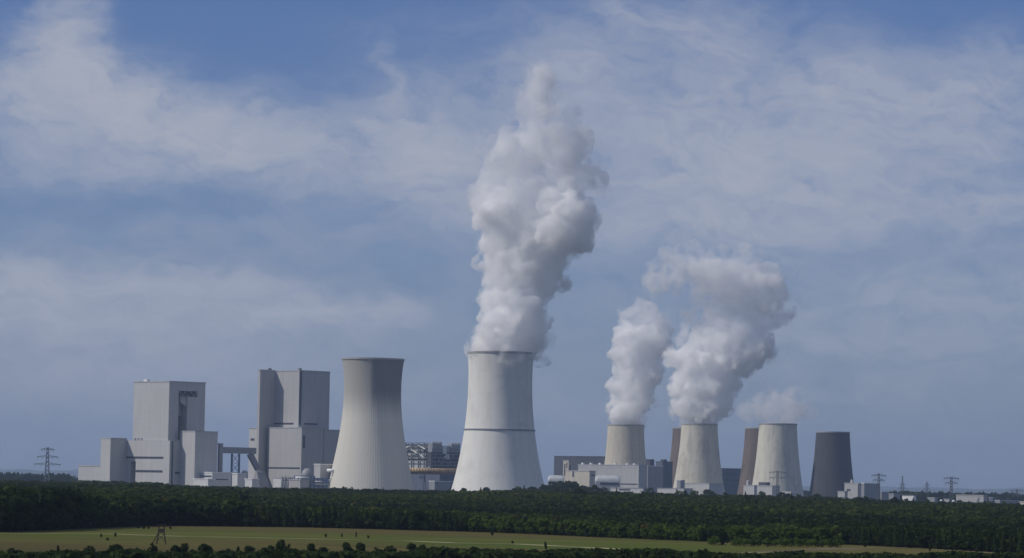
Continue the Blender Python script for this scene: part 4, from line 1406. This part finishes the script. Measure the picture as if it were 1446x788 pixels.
def front_trees():
    rng = random.Random(5)
    cnt = 0
    px = -8.0
    row = 0
    spots = []
    while px < 1456:
        yb = float(lerp_table(FRONT, px))
        hm = float(lerp_table(HFRONT, px))
        spots.append((px + rng.uniform(-1.5, 1.5), yb + rng.choice([0.5, 2.5, 5.0]) + rng.uniform(0, 1.5), hm * rng.uniform(0.72, 1.08)))
        px += 0.40 * hm / yb * F * rng.uniform(0.8, 1.25) * 0.72
    for (p, y, h) in spots:
        X = (p - 723) / F * y
        if 1030 < p < 1190 or (680 < p < 1000 and rng.random() < 0.85):
            key = 'light'; lab = 'light green young leafy tree in the low front row behind the meadow'
            if p > 1010: lab = 'light green bushy tree in the bright hedge right of the meadow end'
        elif p < 110:
            key = 'dark' if rng.random() < 0.75 else 'pine'
            lab = 'tall dark leafy tree in the shady left end of the wood' if key == 'dark' else 'tall dark pine in the shady left end of the wood'
        elif p < 345:
            key = 'dark' if rng.random() < 0.7 else 'pine'
            lab = 'dark leafy tree at the wood edge behind the hunting stand' if key == 'dark' else 'dark pine at the wood edge behind the hunting stand'
        else:
            key = 'pine' if rng.random() < 0.72 else 'dark'
            side = 'middle' if p < 1000 else 'sandy'
            if p < 1000:
                lab = 'young dark pine in the front row behind the meadow' if key == 'pine' else 'small dark leafy tree in the pine front row behind the meadow'
            else:
                lab = 'young dark pine in the front row behind the sandy path' if key == 'pine' else 'small dark leafy tree in the pine row behind the sandy path'
        g = ('pine trees' if key == 'pine' else 'leafy trees') + ' along the front edge of the wood'
        plant(key, X, y, h, lab, 'tree', g, rng, 1.0 if key == 'pine' else rng.uniform(0.95, 1.25))
        cnt += 1
    return cnt


N_FRONT = front_trees()


def big_trees():
    rng = random.Random(9)
    G = 'tall trees before the works'
    # hump of old trees right of the biggest tower and others that stand out over the wood
    for (p, top, Y, w) in ((745, 690, 2750, 1.0), (758, 687, 2740, 1.1), (772, 683, 2760, 1.1), (784, 679.5, 2800, 1.2), (797, 678, 2780, 1.3), (808, 679, 2770, 1.2), (818, 681.5, 2800, 1.1), (828, 685, 2760, 1.1), (845, 684, 2780, 1.0), (858, 687, 2800, 1.0)):
        zt = at(p, top, Y).z
        plant('dark', (p - 723) / F * Y, Y, zt - float(ground_z((p - 723) / F * Y, Y)), 'old dark leafy tree in the hump of trees right of the biggest tower', 'tree', G, rng, w)
    for (p, top, Y, w, lab) in ((924, 688, 2800, 1.3, 'round dark tree before the low grey halls'), (1003, 691, 2850, 1.3, 'dark tree at the foot of the streaked cream tower'),
                                (160, 679.5, 2550, 1.4, 'old dark tree before the low annex of the leftmost boiler house'), (178, 680, 2560, 1.3, 'old dark tree before the wing of the leftmost boiler house'),
                                (196, 681, 2540, 1.3, 'old dark tree before the middle of the leftmost boiler house'), (213, 682, 2560, 1.3, 'old dark tree before the lit front of the leftmost boiler house'),
                                (228, 680.5, 2540, 0.8, 'slim dark tree near the front corner of the leftmost boiler house'), (140, 683, 2540, 1.2, 'dark tree at the left end of the low annex'),
                                (478, 687, 2700, 0.9, 'dark tree before the left foot of the first cooling tower'), (475, 688, 2700, 1.1, 'bushy dark tree low before the first cooling tower'),
                                (1285, 703, 2700, 1.1, 'small green tree before the bright white cube')):
        zt = at(p, top, Y).z
        plant('dark', (p - 723) / F * Y, Y, zt - float(ground_z((p - 723) / F * Y, Y)), lab, 'tree', G, rng, w)

    marks = [(40, 'the left pylon'), (110, 'the low annex'), (262, 'the leftmost boiler house'), (350, 'the coal gallery'), (455, 'the tall grey boiler house'), (600, 'the ribbed cooling tower'), (770, 'the biggest cooling tower'),
             (915, 'the long turbine hall'), (1035, 'the streaked cream tower'), (1140, 'the blotched pale tower'), (1250, 'the dark brown tower'), (1400, 'the right-hand pylon'), (1500, 'the pale warehouse')]
    for k in range(92):
        p = rng.uniform(-5, 1450)
        Y = rng.uniform(1700, 2950)
        top = float(np.interp(p, [0, 120, 240, 300, 680, 760, 900, 1000, 1150, 1300, 1446], [679, 681, 682, 687, 689.5, 686, 691, 694, 697, 705, 709])) + rng.uniform(-2.2, 2.4)
        X = (p - 723) / F * Y
        gz = float(ground_z(X, Y))
        h = at(p, top, Y).z - gz
        if h < 3:
            continue
        near = [m for q, m in marks if p < q][0]
        key = rng.choice(('dark', 'dark', 'pine', 'light'))
        plant(key, X, Y, h, {'dark': 'dark leafy tree', 'pine': 'pointed pine', 'light': 'pale green tree'}[key] + ' standing just over the wood before ' + near, 'tree', G, rng, rng.uniform(0.8, 1.3))


big_trees()


def wood():
    """The wood behind its front trees, as one mass."""
    rng = np.random.default_rng(21)
    pines = [proto_pine(n, 500 + n + i, 0.30) for n in (64,) for i in range(8)]
    broads = [proto_broad(n, 600 + n + i, 0.46) for n in (70,) for i in range(8)]
    pines_hi = [proto_pine(260, 700 + i, 0.29) for i in range(6)]
    broads_hi = [proto_broad(280, 800 + i, 0.44) for i in range(6)]
    chunks, tints = [], []
    def scatter(y0, y1, s, fine):
        ys = np.arange(y0, y1, s * 0.92)
        for y in ys:
            half = 0.172 * y + 25
            xs = np.arange(-half, half, s) + rng.uniform(-0.5, 0.5) * s
            xs = xs + rng.uniform(-0.4, 0.4, len(xs)) * s
            yy = y + rng.uniform(-0.45, 0.45, len(xs)) * s
            p = 723 + xs / yy * F
            fr = lerp_table(FRONT, p)
            d = yy - fr
            if fine:
                ok = (d > 6) & (d <= 75)
            else:
                ok = d > 75
            # a bare sandy clearing
            xs, yy, p, d = xs[ok], yy[ok], p[ok], d[ok]
            if len(xs) == 0:
                continue
            gz = ground_z(xs, yy)
            hf = lerp_table(HFRONT, p)
            patch = np.sin(xs * 0.021 + yy * 0.004 + 1) * np.sin(yy * 0.013 - xs * 0.006) + 0.5 * np.sin(xs * 0.06 + yy * 0.03)
            mid_h = np.where(p < 340, 6.4, 3.5) + 0.7 * patch
            bump = np.sin(xs * 0.061 + yy * 0.013) + np.sin(xs * 0.023 - yy * 0.031) + 0.7 * np.sin(xs * 0.14 + yy * 0.07)
            back_h = 7.8 + 1.8 * bump
            k1 = sst(20, 160, d); k2 = sst(1900, 2350, yy)
            h = hf * 0.86 * (1 - k1) + mid_h * k1
            h = h * (1 - k2) + back_h * k2
            h = h * rng.uniform(0.62, 1.25, len(xs))
            # keep the skyline as low as it is on the right
            lim = CAMZ - yy * (lerp_table([(0, 9.0), (110, 8.0), (225, 8.5), (255, 12.0), (340, 13.0), (680, 12.5), (760, 8.5), (860, 9.5), (930, 11.0), (1000, 12.0), (1150, 12.0), (1300, 16.0), (1446, 17.0)], p) - 3.0 * np.clip(bump, -0.5, 1.7) + rng.uniform(-2.2, 2.6, len(xs))) / F - gz
            h = np.minimum(h, np.maximum(lim, 1.6))
            broad = rng.uniform(0, 1, len(xs)) < np.where(yy > 1900, 0.75, np.where(p < 340, 0.7, 0.22 + 0.25 * (patch > 0.5)))
            stand = np.sin(xs * 0.009 + 2.0 * np.sin(yy * 0.011)) * np.sin(yy * 0.019 + xs * 0.004 + 0.7)
            zone = np.where(p > 340, np.where(d < 45, 0.05, np.where(d < 300, -0.14, np.where(d < 950, 0.16, -0.04))), 0.0)
            tint = np.where(broad, 0.44, 0.30) + zone + 0.17 * stand + 0.07 * patch + rng.normal(0, 0.12, len(xs)) + np.where((p > 700) & (p < 1200) & (d < 40), 0.25, 0)
            tint = np.where(rng.uniform(0, 1, len(xs)) < 0.004, 1.05, tint)
            tint = np.clip(tint - np.where(p < 110, 0.2, 0), 0, 1.05)
            for i in range(len(xs)):
                P = (broads_hi if broad[i] else pines_hi) if fine else (broads if broad[i] else pines)
                V = P[rng.integers(len(P))]
                a = rng.uniform(0, 6.283); c, s_ = math.cos(a), math.sin(a)
                w = h[i] * (1.0 if not broad[i] else 1.15) * (1.0 if fine else 1.25)
                Q = np.empty(V.shape, np.float32)
                Q[:, 0] = (V[:, 0] * c - V[:, 1] * s_) * w + xs[i]
                Q[:, 1] = (V[:, 0] * s_ + V[:, 1] * c) * w + yy[i]
                Q[:, 2] = V[:, 2] * h[i] + gz[i]
                chunks.append(Q)
                tints.append(np.full(len(V) // 3, tint[i], np.float32))
    scatter(600, 970, 2.5, True)
    scatter(720, 1350, 2.8, False)
    scatter(1350, 1950, 3.5, False)
    scatter(1950, 3020, 6.2, False)
    V = np.concatenate(chunks); T = np.concatenate(tints)
    me = mesh_from_tris('wood', V, M['woodstuff'], T)
    o = bpy.data.objects.new('woodland', me); COL.objects.link(o)
    tag(o, 'dense dark green young wood between the meadow and the power station', 'wood', kind='stuff')
    print('wood triangles', len(T), 'trees', len(chunks))


wood()


def far_wood():
    """Flat far-off woods beyond the works, a closed canopy."""
    rng = np.random.default_rng(4)
    tri = [proto_broad(26, 900 + i, 0.55) for i in range(5)]
    chunks, tints = [], []
    for y in np.concatenate([np.arange(4300, 5600, 90), np.arange(5600, 8200, 220)]):
        half = 0.18 * y + 60
        s = 11.0 if y < 5600 else 16.0
        xs = np.arange(-half, half, s); xs = xs + rng.uniform(-0.5, 0.5, len(xs)) * s
        p = 723 + xs / y * F
        ok = ((p < 108) | (p > 1248)) if y < 5300 else np.ones(len(xs), bool)
        for x, pp in zip(xs[ok], p[ok]):
            h = rng.uniform(11, 15) + 3.0 * math.sin(x * 0.011 + y) + (2.0 if pp < 300 else -1.5)
            V = tri[rng.integers(5)]
            Q = V * np.array([s * 1.5, s * 1.5, h]) + np.array([x, y + rng.uniform(-40, 40), 0])
            chunks.append(Q.astype(np.float32)); tints.append(np.full(len(V) // 3, rng.uniform(0.0, 0.4), np.float32))
    V = np.concatenate(chunks); T = np.concatenate(tints)
    o = bpy.data.objects.new('distant_woodland', mesh_from_tris('distant_woodland', V, M['woodstuff'], T)); COL.objects.link(o)
    tag(o, 'thin dark line of far-off flat woodland at the foot of the hills', 'wood', kind='stuff')


far_wood()


# ------------------------------------------------------------------ foreground bushes and saplings
def bush_at(px, top, width, label, key='bush', base=790, group='bushes along the near edge of the meadow', Y=None, cat='bush'):
    rng = random.Random(int(px * 10))
    Yb = Y or 12.0 * F / (base - horizon_y(px))
    zt = at(px, top, Yb).z
    h = max(zt - 0.0, 0.4)
    w = width / F * Yb / (1.15 * h)
    return plant(key, at(px, top, Yb).x, Yb, h, label, cat, group, rng, w)


def foreground():
    big = {396: 'round dark bush standing highest in the near bush row left of centre', 488: 'broad dark bush at the near meadow edge below the first cooling tower',
           163: 'broad dark bush left of the hunting stand at the near meadow edge', 215: 'upright dark bush just below the hunting stand', 83: 'very thin upright bush near the left end of the near bush row',
           290: 'compact round bush below the two boiler houses at the near meadow edge', 596: 'widest bush of the clump below the gap between the big towers', 937: 'bush topping the long near hedge right of centre',
           996: 'last rounded bush of the near row before the sandy path'}
    spots = [(4, 780, 18), (18, 774, 18), (29, 777, 14), (46, 780, 22), (66, 780, 18), (83, 771, 5), (100, 780, 20), (125, 771, 17), (144, 778, 16), (163, 769.5, 25), (190, 777, 26), (215, 767.5, 15), (236, 777, 18), (249, 771, 14),
             (258, 768, 15), (272, 776, 16), (290, 769, 17), (306, 780, 16), (321, 775, 15), (336, 772, 6), (353, 771, 19), (371, 774, 14), (382, 771, 14), (396, 763.5, 16), (408, 769, 13), (424, 779, 16), (438, 768, 17), (458, 773, 20), (475, 779, 16), (488, 766.5, 21),
             (508, 767.5, 19), (531, 773.5, 21), (553, 771, 19), (571, 779, 16), (583, 768.5, 18), (597, 769.5, 20), (613, 772, 15), (629, 776, 18), (644, 774.5, 17), (658, 775.5, 16), (671, 773, 17), (686, 775, 18), (703, 775, 20), (719, 774.5, 16), (735, 776, 18),
             (752, 776, 18), (768, 778, 17), (782, 776, 14), (795, 777, 18), (808, 775.5, 15), (822, 778, 16), (836, 778, 15), (850, 781, 16), (862, 779.5, 14), (878, 779, 16), (894, 781, 16), (910, 780, 16), (924, 779, 14), (937, 775, 16), (951, 776.5, 15), (966, 780, 18), (981, 780, 16), (996, 775, 15),
             (1012, 781, 18)]
    for (p, t, w) in spots:
        if p in big:
            lab = big[p]
        elif p < 250:
            lab = 'low dark bush in the near row at the lower left, left of the hunting stand' if p < 205 else 'low dark bush beside the hunting stand at the near meadow edge'
        elif p < 620:
            lab = 'dark rounded bush in the near row between the hunting stand and the long hedge'
        else:
            lab = 'dark bush grown into the long low hedge along the near meadow edge'
        bush_at(p, t, w, lab)
    # single bush and bright hedge at the end of the meadow
    bush_at(1019, 747, 28, 'large round dark green bush standing at the right end of the meadow', 'bush', Y=720, group='bushes at the end of the meadow')
    bush_at(1008, 757, 18, 'smaller bush leaning on the large round one at the meadow end', 'bush_light', Y=712, group='bushes at the end of the meadow')
    for k, p in enumerate(range(1040, 1190, 11)):
        bush_at(p, 759 + (p - 1040) * 0.012 + (k % 3), 17, 'light green bush in the bright hedge right of the meadow end', 'bush_light', Y=706 + (k % 2) * 4 + (p - 1040) * 0.02, group='bushes in the bright hedge')
    # little things out on the grass
    for (p, t, b, w, lab) in ((152, 759, 763, 4.5, 'tiny round bush alone on the grass left of the hunting stand'), (724, 763.5, 767.5, 4.5, 'tiny dark tuft alone on the grass below the biggest tower'),
                              (503, 751.5, 759.5, 2.2, 'dark thin sapling on the dry grass below the first cooling tower'), (520, 756, 760, 4, 'tiny scrub right beside the dark thin sapling'),
                              (483, 753, 759, 2.5, 'dark little sapling left of the thin one on the dry grass'), (460, 754, 759, 3, 'faint little sapling farthest left of three on the dry grass'),
                              (143, 754, 759, 3, 'small green sapling near the tiny round bush'), (163, 752.5, 758, 4, 'pale green sapling between the tiny round bush and the hunting stand'),
                              (771, 765.5, 776, 5, 'dark straggly sapling by the near hedge right of centre'), (195, 742.5, 746.5, 4, 'small dark scrub at the foot of the wood, left of a row'),
                              (203, 743.5, 747, 4, 'small dark scrub at the foot of the wood, middle of a row'), (210, 743.5, 747, 3.5, 'small dark scrub at the foot of the wood next to the hunting stand'),
                              (241, 743.5, 747.5, 3.5, 'small dark scrub at the foot of the wood right of the hunting stand'), (695, 748, 756, 6, 'single bright sapling before the low front row below the biggest tower'),
                              (1270, 764, 773, 8, 'small grey green bush by the sandy path'), (1313, 768, 779, 5, 'dark upright bush on the sandy path'), (1380, 771, 779, 6, 'pale little bush by the sandy path toward the right edge'), (1222, 769, 772.5, 4, 'small dark clump at the start of the wide sandy path')):
        bush_at(p, t, w, lab, 'bush', base=b, group='saplings and scrub on the grass')


foreground()


def undergrowth():
    """Rank growth filling the near edge of the view."""
    rng = np.random.default_rng(33)
    protos = [proto_broad(44, 950 + i, 0.62, 0.02) for i in range(6)]
    grassy = [proto_pine(18, 970 + i, 0.30, 0.0) for i in range(4)]
    chunks, tints = [], []
    for k in range(6400):
        p = rng.uniform(-60, 1510)
        y0 = 12.0 * F / (790 - horizon_y(p))
        y = y0 - rng.uniform(0, 1) ** 1.2 * 70 + 8
        x = (p - 723) / F * y
        top = 781 + (1.5 if p > 1000 else 0) - (2 if 600 < p < 1000 else 0) + 2.0 * math.sin(p * 0.043) * math.sin(p * 0.017 + 1)
        hm = CAMZ - (top - horizon_y(p)) / F * y
        h = min(max(hm, 0.5), 2.6) * rng.uniform(0.55, 1.1)
        if rng.uniform() < 0.3:
            V = grassy[rng.integers(4)]; w = h * rng.uniform(0.7, 1.0)
        else:
            V = protos[rng.integers(6)]; w = h * rng.uniform(1.0, 1.6)
        a = rng.uniform(0, 6.283); c, s_ = math.cos(a), math.sin(a)
        Q = np.stack([(V[:, 0] * c - V[:, 1] * s_) * w + x, (V[:, 0] * s_ + V[:, 1] * c) * w + y, V[:, 2] * h], 1)
        chunks.append(Q.astype(np.float32)); tints.append(np.full(len(V) // 3, np.clip(rng.normal(0.38, 0.15), 0, 0.9), np.float32))
    V = np.concatenate(chunks); T = np.concatenate(tints)
    o = bpy.data.objects.new('undergrowth', mesh_from_tris('undergrowth', V, M['woodstuff'], T)); COL.objects.link(o)
    tag(o, 'dark rank undergrowth along the bottom edge of the view', 'undergrowth', kind='stuff')


undergrowth()


def hunting_stand():
    Y = 12.0 * F / (768.5 - horizon_y(226))
    c = at(227.5, 768.5, Y)
    root = thing('hunting_stand', 'small dark wooden hunting stand on splayed legs with a ladder on the meadow', 'hunting stand', (c.x, Y, 0))
    u = Y / F                      # metres per photo pixel
    zt = 28.5 * u; zf = 16.5 * u; hw = 4.2 * u
    mb = MB()
    mb.box(-hw, hw, -hw, hw, zf, zf + 0.08)
    mb.build('platform', M['wood'], root)
    mb = MB()
    mb.box(-hw, hw, -hw, -hw + 0.05, zf + 0.081, zf + 0.75); mb.box(-hw, hw, hw - 0.05, hw, zf + 0.081, zf + 0.75)
    mb.box(-hw, -hw + 0.05, -hw + 0.051, hw - 0.051, zf + 0.081, zf + 0.75); mb.box(hw - 0.05, hw, -hw + 0.051, hw - 0.051, zf + 0.081, zf + 0.75)
    for sx in (-1, 1):
        for sy in (-1, 1):
            mb.bar((sx * (hw - 0.06), sy * (hw - 0.06), zf + 0.74), (sx * (hw - 0.06), sy * (hw - 0.06), zt - 0.2), 0.10)
    mb.build('cabin', M['wood'], root)
    mb = MB()
    mb.hexa([(-hw - .2, -hw - .2, zt - .22), (hw + .2, -hw - .2, zt - .12), (hw + .2, hw + .2, zt - .12), (-hw - .2, hw + .2, zt - .22)], [(-hw - .2, -hw - .2, zt - .14), (hw + .2, -hw - .2, zt - .02), (hw + .2, hw + .2, zt - .02), (-hw - .2, hw + .2, zt - .14)])
    mb.build('roof', M['wood'], root)
    for sx in (-1, 1):
        for sy in (-1, 1):
            MB().bar((sx * hw * 1.6, sy * hw * 1.6, -0.1), (sx * hw * 0.9, sy * hw * 0.9, zf), 0.12).build('leg', M['wood'], root)
    lad = MB()
    for dy in (-0.25, 0.25):
        lad.bar((-hw * 3.1, dy, 0), (-hw * 0.95, dy, zf + 0.1), 0.12)
    for k in range(7):
        t = (k + 0.5) / 7
        x = -hw * 3.1 + (hw * 2.15) * t
        lad.bar((x, -0.25, t * zf), (x, 0.25, t * zf), 0.07)
    lad.build('ladder', M['wood'], root)
    mb = MB(); mb.bar((-hw * 1.5, -hw * 1.5, 0.5), (hw * 1.0, -hw * 1.0, zf - 0.2), 0.09); mb.bar((hw * 1.5, -hw * 1.5, 0.5), (-hw * 1.0, -hw * 1.0, zf - 0.2), 0.09)
    mb.build('brace', M['wood'], root)


hunting_stand()
pq = at(818, 749, 830)
tag(MB().bar((pq.x, 830, -0.1), (pq.x, 830, 1.6), 0.25).bar((pq.x, 830, 1.601), (pq.x, 830, 1.9), 0.34, 0.05).build('marker_post', M['white'], None, (pq.x, 830, 0)), 'thin white marker post at the wood edge', 'post')

# ------------------------------------------------------------------ haze
HAZE = 4.8e-5
hz = MB().box(-7900, 7900, -330, 32200, -3.0, 520.0).build('haze', None)
hm = bpy.data.materials.new('haze_air'); hm.use_nodes = True; hm.node_tree.nodes.clear()
hn = NT(hm.node_tree)
ho = hn.node('ShaderNodeOutputMaterial'); hv = hn.node('ShaderNodeVolumePrincipled')
hv.inputs['Color'].default_value = (0.56, 0.72, 1.0, 1); hv.inputs['Density'].default_value = HAZE; hv.inputs['Anisotropy'].default_value = 0.2
hn.link(hv.outputs[0], ho.inputs['Volume'])
hz.data.materials.append(hm)
tag(hz, kind='stuff')
